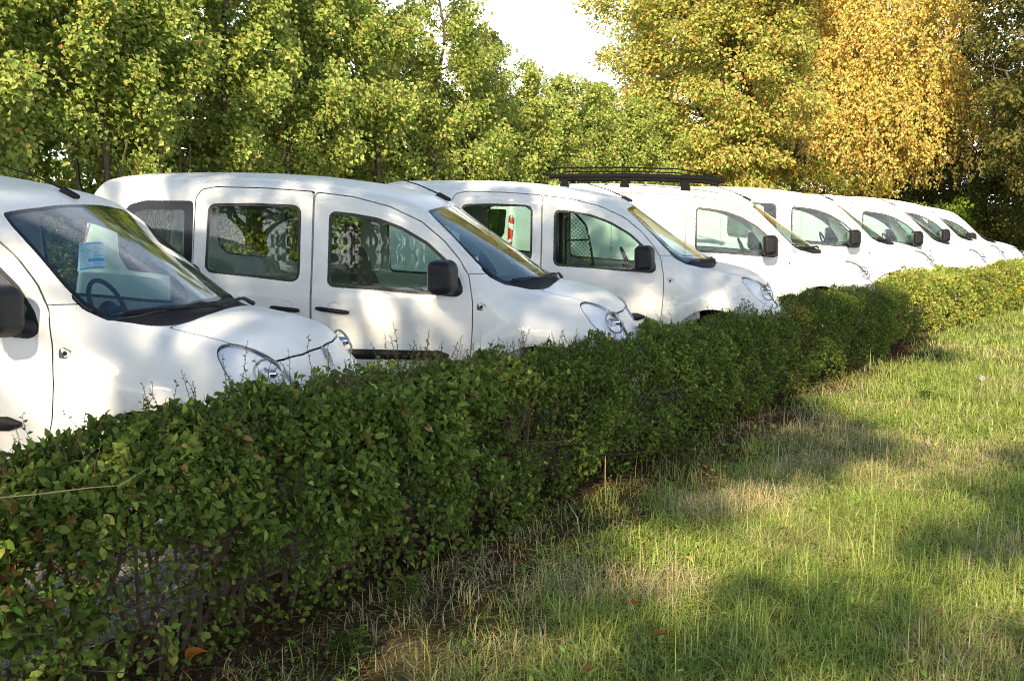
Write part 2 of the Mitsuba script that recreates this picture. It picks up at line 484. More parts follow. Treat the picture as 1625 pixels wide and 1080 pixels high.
    if kind == 'glazed' or kind == 'side_window':
        sw, sd = sd.cut(polyfn(P_SWIN, XZ))
        both('sliding_door', sd, 'white_paint')
        pane, seal = sw.cut(polyfn(P_SWIN.buffer(-.02), XZ))
        both('sliding_door__window', pane.shift(-.005), 'window_glass')
        both('sliding_door__window_seal', seal.shift(-.001), 'rubber')
    else:
        emb = polyfn(P_SWIN.buffer(.05), XZ)
        e = np.exp(-(emb(sd.V)/.02)**2)*0+sst(.0, -.035, emb(sd.V))
        sd.V = sd.V-sd.N*(.008*e)[:, None]
        m = trimesh.Trimesh(sd.V, sd.F, process=False)
        both('sliding_door', sd, 'white_paint')
    # fender: ahead of the door, under the seam
    fen, M = M.cut(lambda V: np.maximum(np.maximum(V[:, 2]-1.157, -.50-V[:, 0]), np.maximum(.45-V[:, 2], .52-np.abs(V[:, 1]))), .0025)
    both('fender', fen, 'white_paint')
    whole('body', M, 'white_paint')
    # inner lining
    L = COARSE; L = L.keep(np.maximum(L.V[:, 0]+.10, .30-L.V[:, 2]))
    for pl, cd, lim in [(P_FWIN.buffer(-.012), XZ, sidelim), (P_GLASS.buffer(.01), XA, lambda V: 1.0-V[:, 2])]+([(P_SWIN.buffer(-.012), XZ, sidelim)] if kind in ('glazed', 'side_window') else [])+([(P_QWIN.buffer(-.06), XZ, sidelim)] if kind == 'glazed' else [])+([(P_RWIN.buffer(-.01), AZ, lambda V: V[:, 0]+3.1)] if kind != 'panel' else []):
        L = L.keep(-polyfn(pl, cd, lim)(L.V))
    L = L.shift(-.035)
    whole('interior_lining', Skin(L.V, L.F[:, ::-1], -L.N), 'lining')
    # door furniture
    for x0, x1, z0, z1, hold in ((-1.535, -1.298, .913, .886, 'front_door'), (-1.86, -1.65, .915, .895, 'sliding_door')):
        pts = [(x, side_y(x, z)-.020+.012*abs(2*t-1)**3, z) for t in np.linspace(0, 1, 9) for x, z in [(x0+(x1-x0)*t, z0+(z1-z0)*t)]]
        v, f = tube(pts, [.010]+[.0155]*7+[.010], 8)
        meshboth(hold+'__handle', (v, f), 'black_plastic', 60)
        xm, zm = (x0+x1)/2+.005, (z0+z1)/2+.01
        cv, cf = lathe([(.001, -.006), (.03, -.004), (.050, .003), (.056, .003), (.060, -.004)], 24)
        meshboth(hold+'__handle_cup', (cv*[1, -1, 1]+[xm, side_y(xm, zm), zm], cf[:, ::-1]), 'white_paint', 60)
    for x0, x1, hold in ((-1.555, -.60, 'front_door'), (-2.27, -1.60, 'sliding_door')):
        n = 15
        sec = []
        for t in np.linspace(0, 1, n):
            x = x0+(x1-x0)*t
            k = 1.0 if x < x1-.06 or hold != 'front_door' else math.sqrt(max(.08, 1-((x-x1+.06)/.06)**2))
            zc = .598
            hh = .036*k
            sec.append([(x, side_y(x, zc+dz*hh)-o, zc+dz*hh) for dz, o in ((-1, -.004), (-.85, .014), (0, .020), (.85, .014), (1, -.004))])
        V = np.array(sec).reshape(-1, 3)
        i, j = np.meshgrid(np.arange(n-1), np.arange(4), indexing='ij')
        q = np.stack([i*5+j, (i+1)*5+j, (i+1)*5+j+1, i*5+j+1], -1).reshape(-1, 4)
        F = np.vstack([q[:, [0, 1, 2]], q[:, [0, 2, 3]], [[0, 1, 2], [0, 2, 3], [0, 3, 4]], (n-1)*5+np.array([[0, 2, 1], [0, 3, 2], [0, 4, 3]])])
        meshboth(hold+'__rub_strip', (V, F), 'black_plastic', 60)
    # mirrors
    mv = hull([((-.585, -1.00, 1.085), .065), ((-.585, -1.00, 1.195), .065), ((-.600, -1.09, 1.09), .065), ((-.605, -1.09, 1.19), .065),
               ((-.650, -.985, 1.065), .04), ((-.657, -.985, 1.218), .04), ((-.653, -1.12, 1.075), .042), ((-.660, -1.12, 1.212), .042)], 24)
    meshboth('mirror', mv, 'black_plastic', 50)
    meshboth('mirror__stalk', hull([((-.60, -.965, 1.075), .035), ((-.56, -.895, 1.05), .05), ((-.62, -.90, 1.045), .04)], 16), 'black_plastic', 50)
    meshboth('mirror__glass', rbox((-.704, -1.13, 1.065), (-.696, -.99, 1.222), .004), 'chrome')
    # side repeater: a small triangle
    tri = rounded([(-.405, .968), (-.395, .972), (-.328, .938), (-.395, .898), (-.405, .902)], .006)
    ys = side_y(-.37, .935)
    rp, rest = HALF.cut(polyfn(tri, XZ, sidelim))
    out_, in_ = rp.cut(polyfn(tri.buffer(-.005), XZ))
    both('fender__repeater', out_.shift(.003), 'clear_lens'); both('fender__repeater_edge', in_.shift(.003), 'grey_plastic')
    dv, df = lathe([(.001, .007), (.010, .006), (.013, .002)], 14)
    meshboth('fender__repeater_bulb', (dv*[1, -1, 1]+[-.376, side_y(-.376, .935), .935], df[:, ::-1]), 'black_plastic')
    # emblem: an upright rhombic ring
    pc = np.array([.655, 0, .815])
    rh = Polygon([(0, .062), (.043, 0), (0, -.062), (-.043, 0)]).difference(Polygon([(0, .034), (.022, 0), (0, -.034), (-.022, 0)]))
    ev, ef = flat(rh, .012)
    nn = np.array([.87, 0, .49]); uu = np.array([-.49, 0, .87])
    for xx in np.arange(.8, .5, -.002):
        pc = np.array([xx, 0, .815])
        if body(pc) < 0:
            break
    ev = pc+ev[:, :1]*np.array([0, 1, 0])+ev[:, 1:2]*uu+(ev[:, 2:]-.002)*nn
    mesh('emblem', (ev, ef), 'chrome', 20)
    # antenna
    za = top_z(-.80, 0)
    mesh('antenna', hull([((-.765, 0, za+.005), .014), ((-.86, 0, za+.028), .016), ((-.84, 0, za+.045), .014)], 12), 'black_plastic')
    mesh('antenna__whip', tube([(-.84, 0, za+.045), (-1.0, 0, za+.115), (-1.30, 0, za+.205)], [.007, .005, .003], 6), 'black_plastic')
    # wheels, liners, floor
    tv, tf = lathe([(.185, -.095), (.26, -.10), (.295, -.093), (.308, -.07), (.311, 0), (.308, .07), (.295, .093), (.26, .10), (.185, .095)], 48)
    wv, wf = lathe([(.0, -.055), (.05, -.06), (.08, -.052), (.11, -.062), (.155, -.070), (.175, -.072), (.19, -.085), (.195, -.09), (.19, .08)], 48)
    for wx in (0., -2.70):
        for sd_ in (1, -1):
            key = 'wheel'
            out.append((key, ('wheel', smooth_ply(tv*[1, sd_, 1]+[wx, -.80*sd_, .31], tf[:, ::sd_], 'tyre', 35), smooth_ply(wv*[1, sd_, 1]+[wx, -.80*sd_, .31], wf[:, ::sd_], 'silver', 30))))
            an = np.linspace(-.35, math.pi+.35, 22)
            pts = np.stack([wx+.372*np.cos(an), .31+.372*np.sin(an)], 1)
            V = np.vstack([np.column_stack([pts[:, 0], np.full(22, y), pts[:, 1]]) for y in (-.885*sd_, -.45*sd_)])
            i = np.arange(21)
            F = np.vstack([np.stack([i, i+1, i+23], 1), np.stack([i, i+23, i+22], 1), [[22, 22+k+1, 22+k] for k in range(1, 20)]])
            out.append(('wheel_arch', rawply(V, F, 'under')))
    mesh('floor', rbox((-3.2, -.84, .42), (.1, .84, .47), .02), 'under')
    # dashboard, wheel, seats
    sec = [(-.02, 1.06), (-.30, 1.10), (-.52, 1.085), (-.60, 1.05), (-.62, .98), (-.55, .80), (-.45, .55), (-.02, .55)]
    dsh = trimesh.creation.extrude_polygon(Polygon(sec).buffer(-.02).buffer(.02), 1.50, engine='earcut')
    v = np.array(dsh.vertices); v = np.stack([v[:, 0]-.03-.30*np.clip(np.abs(v[:, 2]-.75)-.2, 0, 1)*(v[:, 0] > -.25), v[:, 2]-.75, v[:, 1]-.045*(np.abs(v[:, 2]-.75)/.75)**2], 1)
    mesh('dashboard', (v, np.array(dsh.faces)[:, ::-1]), 'dash', 35)
    t = np.linspace(0, 2*np.pi, 33)
    ring = np.stack([0*t, .185*np.cos(t), .185*np.sin(t)], 1)
    v, f = tube(ring, .014, 8, cap=False)
    spokes = [tube([(0, 0, 0), (0, dy, dz)], .012, 6) for dy, dz in ((.18, 0), (-.18, 0), (0, -.18))]+[hull([((0, 0, 0), .05), ((-.01, 0, 0), .055)], 12)]
    v, f, _ = joinm([(v, f)]+spokes)
    an = .42
    R = np.array([[math.cos(an), 0, -math.sin(an)], [0, 1, 0], [math.sin(an), 0, math.cos(an)]])
    v = v@R.T+[-.80, .37, 1.02]
    col = tube([(-.80, .37, 1.02), (-.58, .37, .93)], .035, 8)
    v, f, _ = joinm([(v, f), col])
    mesh('steering_wheel', (v, f), 'black_plastic', 50)
    for sy in (.37, -.37):
        cu = hull([((-1.02, sy-.2, .68), .07), ((-1.02, sy+.2, .68), .07), ((-1.45, sy-.2, .64), .08), ((-1.45, sy+.2, .64), .08)], 12)
        bk = hull([((-1.42, sy-.19, .72), .07), ((-1.42, sy+.19, .72), .07), ((-1.62, sy-.15, 1.24), .055), ((-1.62, sy+.15, 1.24), .055)], 12)
        hr = hull([((-1.63, sy-.08, 1.36), .045), ((-1.63, sy+.08, 1.36), .045), ((-1.65, sy-.07, 1.44), .035), ((-1.65, sy+.07, 1.44), .035)], 12)
        po = tube([(-1.62, sy-.06, 1.22), (-1.635, sy-.06, 1.36)], .007, 5); po2 = tube([(-1.62, sy+.06, 1.22), (-1.635, sy+.06, 1.36)], .007, 5)
        v, f, _ = joinm([cu, bk])
        mesh('seat', (v, f), 'seat_cloth', 50)
        v, f, _ = joinm([hr, po, po2])
        mesh('seat__headrest', (v, f), 'seat_cloth', 50)
    if kind == 'panel':
        mesh('bulkhead', rbox((-1.80, -.80, .45), (-1.77, .80, 1.15), .01), 'lining')
    return out


PARTS = {}


def make_van(kind, x, y, th, z, label, group, name='white_van'):
    dist = math.hypot(x-EYE[0], y-EYE[1])
    near = 0 if dist < 10 else 1 if dist < 18 else 2
    if (kind, near) not in PARTS:
        PARTS[kind, near] = build_parts(kind, (FINE, MIDDLE, COARSE)[near])
    key = numbered(name)
    tag(key, label, 'van', group)
    W = T().translate([x, y, z]).rotate([0, 0, 1], math.degrees(th))
    last = {}
    for path, d in PARTS[kind, near]:
        if isinstance(d, tuple):
            k = sub(key, 'wheel')
            scene[k] = {**d[1], 'to_world': W}; scene[k+'__rim'] = {**d[2], 'to_world': W}
            continue
        bits = path.split('__')
        if len(bits) == 1:
            k = sub(key, bits[0]); last.setdefault(bits[0], []).append(k)
        else:
            hs = last[bits[0]]
            n = COUNT.get((key, path), 0); COUNT[(key, path)] = n+1
            k = sub(hs[n % len(hs)], bits[1])
        scene[k] = {**d, 'to_world': W}
    return key, W


G_ROW = 'white vans parked nose to the hedge'
VANS = [('side_window', -1.569, -2.558, .016, -.011), ('glazed', 0, 0, 0, 0), ('side_window', 1.32, 2.787, -.006, .015), ('panel', 2.727, 5.597, -.002, .049),
        ('side_window', 4.174, 8.487, 0, .071), ('panel', 5.645, 11.171, .001, .006), ('panel', 6.731, 13.742, 0, -.001), ('panel', 7.93, 16.355, .002, -.112)]
VLAB = ['nearest white van at the left edge, with a printed sheet hung inside its windscreen',
        'second white van from the left, with windows in front door, sliding door and rear quarter',
        'third white van from the left, with a black mesh partition behind its front seats',
        'fourth white van from the left, windowless at the rear, under a black roof rack',
        'fifth white van from the left, just past the one carrying the roof rack',
        'sixth white van from the left, front wheel arch showing above the end of the hedge',
        'seventh white van from the left, last but one in the row',
        'farthest white van of the row, its sloping windscreen seen against dark trees']
VKEYS = []
for (k, x, y, th, z), lb in zip(VANS, VLAB):
    VKEYS.append(make_van(k, x, y, th, z, lb, G_ROW))
make_van('side_window', -.55, 13.3, 1.02, 0, 'white van parked behind the row, its red tail light seen through the third van', None)


def local(i, V):
    """points of a van's own frame in the world"""
    _, x, y, th, z = VANS[i]
    c, s = math.cos(th), math.sin(th)
    V = np.asarray(V, float)
    return np.stack([x+c*V[..., 0]-s*V[..., 1], y+s*V[..., 0]+c*V[..., 1], z+V[..., 2]], -1)


def in_van(P, pad=.01):
    r = np.zeros(len(P), bool)
    for _, x, y, th, z in VANS:
        c, s = math.cos(th), math.sin(th)
        Q = P-[x, y, z]
        Q = np.stack([c*Q[:, 0]+s*Q[:, 1], -s*Q[:, 0]+c*Q[:, 1], Q[:, 2]], 1)
        m = (np.abs(Q[:, 0]+1.25) < 2.3) & (np.abs(Q[:, 1]) < 1.0)
        if m.any():
            r[m] |= body(Q[m]) < pad
    return r


# sheet inside the windscreen of the first van
def on_screen(x0, y0, off):
    return [x0, y0, top_z(x0, y0)-off]


_c = [(-.566, -.376), (-.536, -.185), (-.413, -.408), (-.467, -.587)]
A0 = [np.array(on_screen(*q, .045)) for q in _c]


def quadpt(u, v, off=0.):
    p = (A0[0]*(1-u)+A0[1]*u)*(1-v)+(A0[3]*(1-u)+A0[2]*u)*v
    return p+np.array([.57, 0, .82])*off


def quadmesh(u0, u1, v0, v1, off):
    g = [quadpt(u, v, off+.006*math.sin(3.1*u)) for v in np.linspace(v0, v1, 5) for u in np.linspace(u0, u1, 5)]
    i, j = np.meshgrid(np.arange(4), np.arange(4), indexing='ij')
    q = np.stack([i*5+j, i*5+j+1, (i+1)*5+j+1, (i+1)*5+j], -1).reshape(-1, 4)
    return np.array(g), np.vstack([q[:, [0, 1, 2]], q[:, [0, 2, 3]]])


tag('printed_sheet', 'pale blue printed sheet hanging inside the windscreen of the nearest van', 'notice')
v, f = quadmesh(0, 1, 0, 1, 0)
v2 = np.vstack([v, v-[.57*.002, 0, .82*.002]]); f2 = np.vstack([f, f[:, ::-1]+len(v)])
scene['printed_sheet__paper'] = rawply(local(0, v2), f2, 'paper')
bars = [quadmesh(.05, .95, .93, .985, .002), quadmesh(.34, .97, .63, .74, .002), quadmesh(.06, .9, .03, .10, .002)]
v, f, _ = joinm(bars)
scene['printed_sheet__blue_print'] = rawply(local(0, v), f, 'paper_blue')
lines = []
rl = random.Random(4)
for k in range(16):
    vv = .14+k*.05
    if .60 < vv < .76:
        lines.append(quadmesh(.06, .30, vv, vv+.013, .002)); continue
    lines.append(quadmesh(.06, .06+rl.uniform(.25, .42), vv, vv+.014, .002)); lines.append(quadmesh(.52, .55+rl.uniform(.2, .4), vv, vv+.014, .002))
v, f, _ = joinm(lines)
scene['printed_sheet__text_line'] = rawply(local(0, v), f, 'paper_ink')

# mesh partition behind the driver of the third van
tag('mesh_partition', 'black steel mesh partition inside the third van', 'partition')
fr = [(-1.42, 1.02), (-1.42, 1.58), (-1.36, 1.585), (-1.215, 1.42), (-1.185, 1.30), (-1.135, 1.02)]
fr3 = [(x, .02, z) for x, z in fr]
segs = [tube([a, b], .012, 6) for a, b in zip(fr3, fr3[1:]+fr3[:1])]+[tube([(-1.42, .02, 1.27), (-1.18, .02, 1.28)], .010, 6), tube([(-1.47, .02, .5), (-1.47, .02, 1.60)], .022, 6)]
v, f, _ = joinm(segs)
scene['mesh_partition__frame'] = smooth_ply(local(2, v), f, 'black_plastic')
pm = Polygon(fr); wires = []
for c in np.arange(-4, 4, .040):
    for sgn in (1, -1):
        L = LineString([(-1.6, c+sgn*-1.6), (-.9, c+sgn*-.9)]).intersection(pm)
        if not L.is_empty and L.length > .02:
            (xa, za), (xb, zb) = L.coords[0], L.coords[-1]
            wires.append(tube([(xa, .02, za), (xb, .02, zb)], .0022, 4, cap=False))
v, f, _ = joinm(wires)
scene['mesh_partition__wire_mesh'] = rawply(local(2, v), f, 'black_plastic')
labels['mesh_partition__wire_mesh'] = {'kind': 'stuff'}

# roof rack on the fourth van
tag('roof_rack', 'black roof rack with raised side rails on the fourth van', 'roof rack')
RZ = 1.90
for sy in (-.66, .66):
    scene[sub('roof_rack', 'side_bar')] = smooth_ply(local(3, tube([(-3.20, sy, RZ+.045), (-2.2, sy, RZ+.05), (-1.35, sy, RZ+.02), (-1.12, sy, RZ-.02)], .030, 8)[0]), tube([(0, 0, 0)]*4, .02, 8)[1], 'black_steel', 60)
    pts = [(-3.20, sy, RZ+.045), (-3.22, sy, RZ+.10), (-3.12, sy, RZ+.145), (-2.2, sy, RZ+.145), (-1.65, sy, RZ+.125), (-1.35, sy, RZ+.07), (-1.10, sy, RZ-.02)]
    v, f = tube(pts, .009, 8)
    scene[sub('roof_rack', 'rail')] = smooth_ply(local(3, v), f, 'black_steel', 60)
    for fx in (-3.02, -2.3, -1.58):
        zt = top_z(fx, sy)
        v, f = hull([((fx-.05, sy, zt+.006), .008), ((fx+.05, sy, zt+.006), .008), ((fx-.02, sy, RZ+.045), .012), ((fx+.02, sy, RZ+.045), .012)], 8)
        scene[sub('roof_rack', 'foot')] = smooth_ply(local(3, v), f, 'black_steel')
for fx in (-3.02, -2.55, -2.08, -1.58):
    v, f = tube([(fx, -.66, RZ+.048), (fx, .66, RZ+.048)], .016, 8)
    scene[sub('roof_rack', 'cross_bar')] = smooth_ply(local(3, v), f, 'black_steel', 60)

# ------------------------------------------------------------------ lie of the land
HO = np.array([1.186, 0.]); HU = np.array([.4127, .9109]); HN = np.array([.9109, -.4127])   # hedge foot line: origin, along, towards the lawn


def sw(P):
    q = P[..., :2]-HO
    return q@HU, q@HN


def ground_z(P):
    s, w = sw(P)
    lawn = np.interp(s, [-9, 1, 8, 30], [-.10, -.10, .08, .08])+.03*(meshkit.fbm(np.stack([P[..., 0]*.9, P[..., 1]*.9, 0*s], -1), 3, seed=3)-.5)*sst(.0, .5, w)
    return lawn*sst(-.55, -.20, w)


def f_lawn(p, n, uv):
    a = mikit.fbm(p.x*2.1, p.y*2.1, 0, 4)
    b = mikit.fbm(p.x*40, p.y*40, 0, 3)
    w = (p.x-1.186)*.9109-p.y*.4127
    soil = mikit.mix((.040, .027, .017), (.085, .060, .037), b)
    turf = mikit.mix(mikit.mix((.050, .068, .018), (.095, .095, .035), b), (.17, .14, .065), mikit.smoothstep(.45, .7, a))
    return mikit.mix(soil, turf, mikit.smoothstep(.15, .85, w+.5*(a-.5)))


def f_gravel(p, n, uv):
    d1, d2, r = mikit.voronoi(p.x*55, p.y*55)
    return mikit.mix((.07, .06, .05), mikit.mix((.28, .25, .22), (.52, .48, .43), r), mikit.smoothstep(.02, .22, d2-d1))


scene['lawn_soil'] = {'type': 'twosided', 'bsdf': {'type': 'bumpmap', 'bump': mikit.proc(lambda p, n, uv: mikit.fbm(p.x*60, p.y*60, 0, 3)), 'scale': .012, 'bsdf': {'type': 'diffuse', 'reflectance': mikit.proc(f_lawn)}}}
scene['gravel'] = {'type': 'twosided', 'bsdf': {'type': 'bumpmap', 'bump': mikit.proc(lambda p, n, uv: mikit.smoothstep(0, .5, mikit.voronoi(p.x*55, p.y*55)[0])*-1), 'scale': .006, 'bsdf': {'type': 'diffuse', 'reflectance': mikit.proc(f_gravel)}}}


def sheet(ws, ss, bsdf, key):
    S, W_ = np.meshgrid(ss, ws, indexing='ij')
    P = np.stack([HO[0]+S*HU[0]+W_*HN[0], HO[1]+S*HU[1]+W_*HN[1], 0*S], -1)
    P[..., 2] = ground_z(P)
    a, b = S.shape
    i, j = np.meshgrid(np.arange(a-1), np.arange(b-1), indexing='ij')
    q = np.stack([i*b+j, i*b+j+1, (i+1)*b+j+1, (i+1)*b+j], -1).reshape(-1, 4)
    m = trimesh.Trimesh(P.reshape(-1, 3), np.vstack([q[:, [0, 2, 1]], q[:, [0, 3, 2]]]), process=False)
    if m.face_normals[0, 2] < 0:
        m.invert()
    scene[key] = mikit.ply(m, bsdf, smooth=True)
    tag(key, kind='structure')


_far = np.array([15, 25, 60, 200, 900.])
sheet(np.r_[np.linspace(-.40, 12, 90), _far+2], np.r_[-_far[::-1], np.linspace(-14, 30, 200), _far+25], 'lawn_soil', 'lawn')
sheet(np.r_[-_far[::-1]*1.0, np.linspace(-12, -.40, 40)], np.r_[-_far[::-1], np.linspace(-14, 30, 90), _far+25], 'gravel', 'car_park')

# ------------------------------------------------------------------ leaves


def unit(v):
    return v/(np.linalg.norm(v, axis=-1, keepdims=True)+1e-12)


def leaves(P, axis, nrm, L, Wd, col, tris=4, fold=.18):
    """one small folded leaf per row, from its stalk end P along axis"""
    n = len(P)
    axis = unit(axis); side = unit(np.cross(nrm, axis)); up = np.cross(axis, side)
    L = np.broadcast_to(L, (n,))[:, None]; Wd = np.broadcast_to(Wd, (n,))[:, None]
    tip = P+axis*L-up*L*.12
    l = P+axis*L*.42+side*Wd*.5+up*Wd*fold
    r = P+axis*L*.42-side*Wd*.5+up*Wd*fold
    if tris == 5:   # oval outline
        l1, r1 = P+axis*L*.22+side*Wd*.42+up*Wd*fold, P+axis*L*.22-side*Wd*.42+up*Wd*fold
        l2, r2 = P+axis*L*.62+side*Wd*.40+up*(Wd*fold-L*.03), P+axis*L*.62-side*Wd*.40+up*(Wd*fold-L*.03)
        V = np.stack([P, l1, l2, tip, r2, r1], 1)
        f = np.array([[0, 5, 1], [1, 5, 4], [1, 4, 2], [2, 4, 3]])
    elif tris == 4:
        V = np.stack([P, l, tip, r, P+axis*L*.45], 1)
        f = np.array([[0, 4, 1], [1, 4, 2], [0, 3, 4], [3, 2, 4]])
    else:
        V = np.stack([P, l, tip, r], 1)
        f = np.array([[0, 2, 1], [0, 3, 2]])
    k = V.shape[1]
    F = (f[None]+(np.arange(n)*k)[:, None, None]).reshape(-1, 3)
    return V.reshape(-1, 3), F, np.repeat(col, k, 0)


def pick(n, cols, wts, jit=.22, r=rng):
    c = np.array(cols)[r.choice(len(cols), n, p=np.array(wts)/np.sum(wts))]
    return np.clip(c*np.exp(r.normal(0, jit, (n, 1)))*np.exp(r.normal(0, .06, (n, 3))), .004, .8)


def leafply(VFC, bsdf='leaf'):
    return rawply(VFC[0], VFC[1], bsdf, C=VFC[2])


def limb_curve(a, b, sag=.0, n=6, jit=.05, r=rng):
    t = np.linspace(0, 1, n)[:, None]
    p = np.asarray(a)*(1-t)+np.asarray(b)*t
    p[1:-1] += r.normal(0, jit, (n-2, 3))
    p[:, 2] += sag*np.sin(t[:, 0]*np.pi)
    return p


GREEN = [(.36, .45, .11), (.45, .53, .15), (.27, .36, .085), (.53, .55, .17), (.58, .50, .16), (.48, .25, .09)]

# ------------------------------------------------------------------ the row of young trees behind the vans


def young_tree(x, y, h, spread, low, nleaf, label, seed, weights, tris, lsize):
    r = np.random.default_rng(seed)
    key = numbered('young_tree')
    tag(key, label, 'tree', 'young trees behind the vans')
    base = np.array([x, y, 0.])
    wood = []
    tips = []
    top = base+[r.normal(0, .12), r.normal(0, .12), h]
    stem = limb_curve(base, top, n=9, jit=.05, r=r)
    wood.append(tube(stem, np.linspace(.06, .008, 9), 6))
    nb = 36
    for i in range(nb):
        t = low/h+(1-low/h)*((i+r.random())/nb)**.9*.97
        p = np.array([np.interp(t, np.linspace(0, 1, 9), stem[:, k]) for k in range(3)])
        az = i*2.4+r.normal(0, .4)
        rel = (t-low/h)/(1-low/h)
        ln = spread*(1.08-.93*rel**1.1)*r.uniform(.55, 1.12)*min(1, .45+3*rel)
        up = .55+.5*rel+r.normal(0, .12)
        e = p+np.array([math.cos(az)*ln, math.sin(az)*ln, ln*up])
        c = limb_curve(p, e, .06, 5, .03, r)
        wood.append(tube(c, np.linspace(.014, .004, 5), 4, cap=False))
        tips.append((c, ln, rel))
    for i in range(4):
        az = r.uniform(0, 6.3)
        wood.append(tube(limb_curve(base+[.1*math.cos(az), .1*math.sin(az), 0], base+[.35*math.cos(az), .35*math.sin(az), low+.7], 0, 6, .04, r), np.linspace(.03, .012, 6), 5))
    wts = np.array([max(.15, l) for _, l, _ in tips]); cnt = (nleaf*wts/wts.sum()).astype(int)
    Ps, Ax, Nn = [], [], []
    for (c, ln, rel), k in zip(tips, cnt):
        nodes = np.linspace(.25, 1, int(2+ln*4))
        t = np.clip(nodes[r.integers(0, len(nodes), k)]+r.normal(0, .03, k), 0, 1)
        p = np.stack([np.interp(t, np.linspace(0, 1, 5), c[:, q]) for q in range(3)], 1)
        out = unit((c[-1]-c[0])*[1, 1, .3])
        p += r.normal(0, 1, (k, 3))*np.array([.105, .105, .10])*(0.6+.6*ln)
        Ps.append(p)
        Ax.append(out*.7+r.normal(0, .55, (k, 3))+[0, 0, -.55])
        Nn.append(out*.7+[0, 0, .5]+r.normal(0, .38, (k, 3)))
    k = int(nleaf*.03)
    t = r.random(k)
    p = top+np.stack([r.normal(0, .05, k), r.normal(0, .05, k), -.9*t+.12], 1)
    Ps.append(p); Ax.append(r.normal(0, .6, (k, 3))+[0, 0, -.3]); Nn.append(r.normal(0, .5, (k, 3))+[0, -.3, .5])
    P, A, N = np.vstack(Ps), np.vstack(Ax), np.vstack(Nn)
    ok = ~in_van(P, .05)
    P, A, N = P[ok], A[ok], N[ok]
    n = len(P)
    col = pick(n, GREEN, weights, .15, r)
    L = lsize*r.uniform(.65, 1.25, n)
    scene[key+'__crown'] = leafply(leaves(P, A, N, L, L*.82, col, tris))
    v, f, _ = joinm(wood)
    scene[key+'__trunk'] = rawply(v, f, 'bark')


TU = np.array([.4229, .9062]); TN = np.array([.9062, -.4229]); T0 = np.array([-9.0, 0.])
i = 0
for row, off in ((0, 0.), (1, -1.5)):
    for k in range(17 if row == 0 else 14):
        s = 3.4+k*(1.22 if row == 0 else 1.45)+(0 if row == 0 else .6)+rng.normal(0, .12)
        q = T0+TU*s+TN*(off+rng.normal(0, .15))
        h = np.interp(s, [3, 11.2, 12.5, 13.2, 14.2, 15.4, 16.9, 18.3, 21, 24], [6.6, 8.2, 8.7, 8.2, 5.1, 5.25, 4.65, 4.5, 4.2, 4.2])+rng.normal(0, .18)-.3*row
        low = np.interp(s, [-4, 7, 10, 13, 24], [1.9, 1.8, 1.3, .9, .8])
        y_ = np.interp(s, [-4, 8, 14, 24], [0, .1, .3, .25])
        wts = [.40, .30, .24-.1*y_, .05+.8*y_, .012+.2*y_, .008]
        pos = 'leaf row' if row == 0 else 'second line'
        young_tree(q[0], q[1], h, 1.25 if row == 0 else 1.3, low, (19500 if s < 13 else 11000) if row == 0 else 6500, 'young green tree with upright leafy shoots, one of the close-set '+('front ' if row == 0 else 'rear ')+'line behind the vans', 100+i, wts, 2, .080 if row == 0 else .12)
        labels[list(labels)[-1]]['group'] = 'young trees of the front line' if row == 0 else 'young trees of the rear line'
        i += 1


ORD = ['first', 'second', 'third', 'fourth', 'fifth', 'sixth', 'seventh', 'eighth', 'ninth', 'tenth', 'eleventh', 'twelfth', 'thirteenth', 'fourteenth', 'fifteenth', 'sixteenth', 'seventeenth', 'eighteenth']
for i in range(17):
    k = 'young_tree'+(f'_{i:03d}' if i else '')
    look = 'tall green' if i < 7 else 'green' if i < 11 else 'yellowish-green'
    labels[k]['label'] = f'{look} young tree, {ORD[i]} from the left in the front line behind the vans'


def bush(name, x, y, rx, rz, n, cols, wts, label, cat, size, seed, group=None, z0=0., squash=1.):
    r = np.random.default_rng(seed)
    key = numbered(name)
    tag(key, label, cat, group)
    K = 40
    d = unit(r.normal(0, 1, (K, 3))); d[:, 2] = np.abs(d[:, 2])
    cen = d*np.array([rx, rx*squash, rz])*(r.random((K, 1))**.45)+[x, y, z0]
    a = r.integers(0, K, n)
    q = unit(r.normal(0, 1, (n, 3)))
    P = cen[a]+q*np.array([.32, .32, .26])*rx**.5*(r.random((n, 1))**.5)
    P = P[(P[:, 2] > .03)]
    P = P[~in_van(P, .05)]
    n = len(P)
    out = unit(P-[x, y, z0+rz*.3])
    col = pick(n, cols, wts, .2, r)
    L = size*r.uniform(.7, 1.25, n)
    scene[key+'__leaves'] = leafply(leaves(P, out+r.normal(0, .7, (n, 3))+[0, 0, -.2], out*.6+[0, 0, .6]+r.normal(0, .45, (n, 3)), L, L*.7, col, 2))
    wd = [tube(limb_curve([x, y, z0-.02], c, 0, 5, .05, r), np.linspace(.02, .006, 5), 4) for c in cen[:14]]
    v, f, _ = joinm(wd)
    scene[key+'__stems'] = rawply(v, f, 'twig')


YEL = [(.34, .30, .035), (.22, .23, .03), (.12, .16, .022), (.30, .16, .03)]
for k in range(12):
    s = 3.4+k*1.7+rng.normal(0, .2); q = T0+TU*s+TN*(1.15+rng.normal(0, .12))
    early = s < 8.5
    bush('shrub', q[0], q[1], .75, 1.55 if early else 1.3, 2600, YEL, [.5, .3, .2, .08] if early else [.15, .3, .5, .05],
         'low yellowing shrub at the foot of the young trees on the left' if early else 'low green shrub at the foot of the young trees behind the middle vans', 'shrub', .075, 300+k,
         'yellowing shrubs under the young trees' if early else 'green shrubs under the young trees')

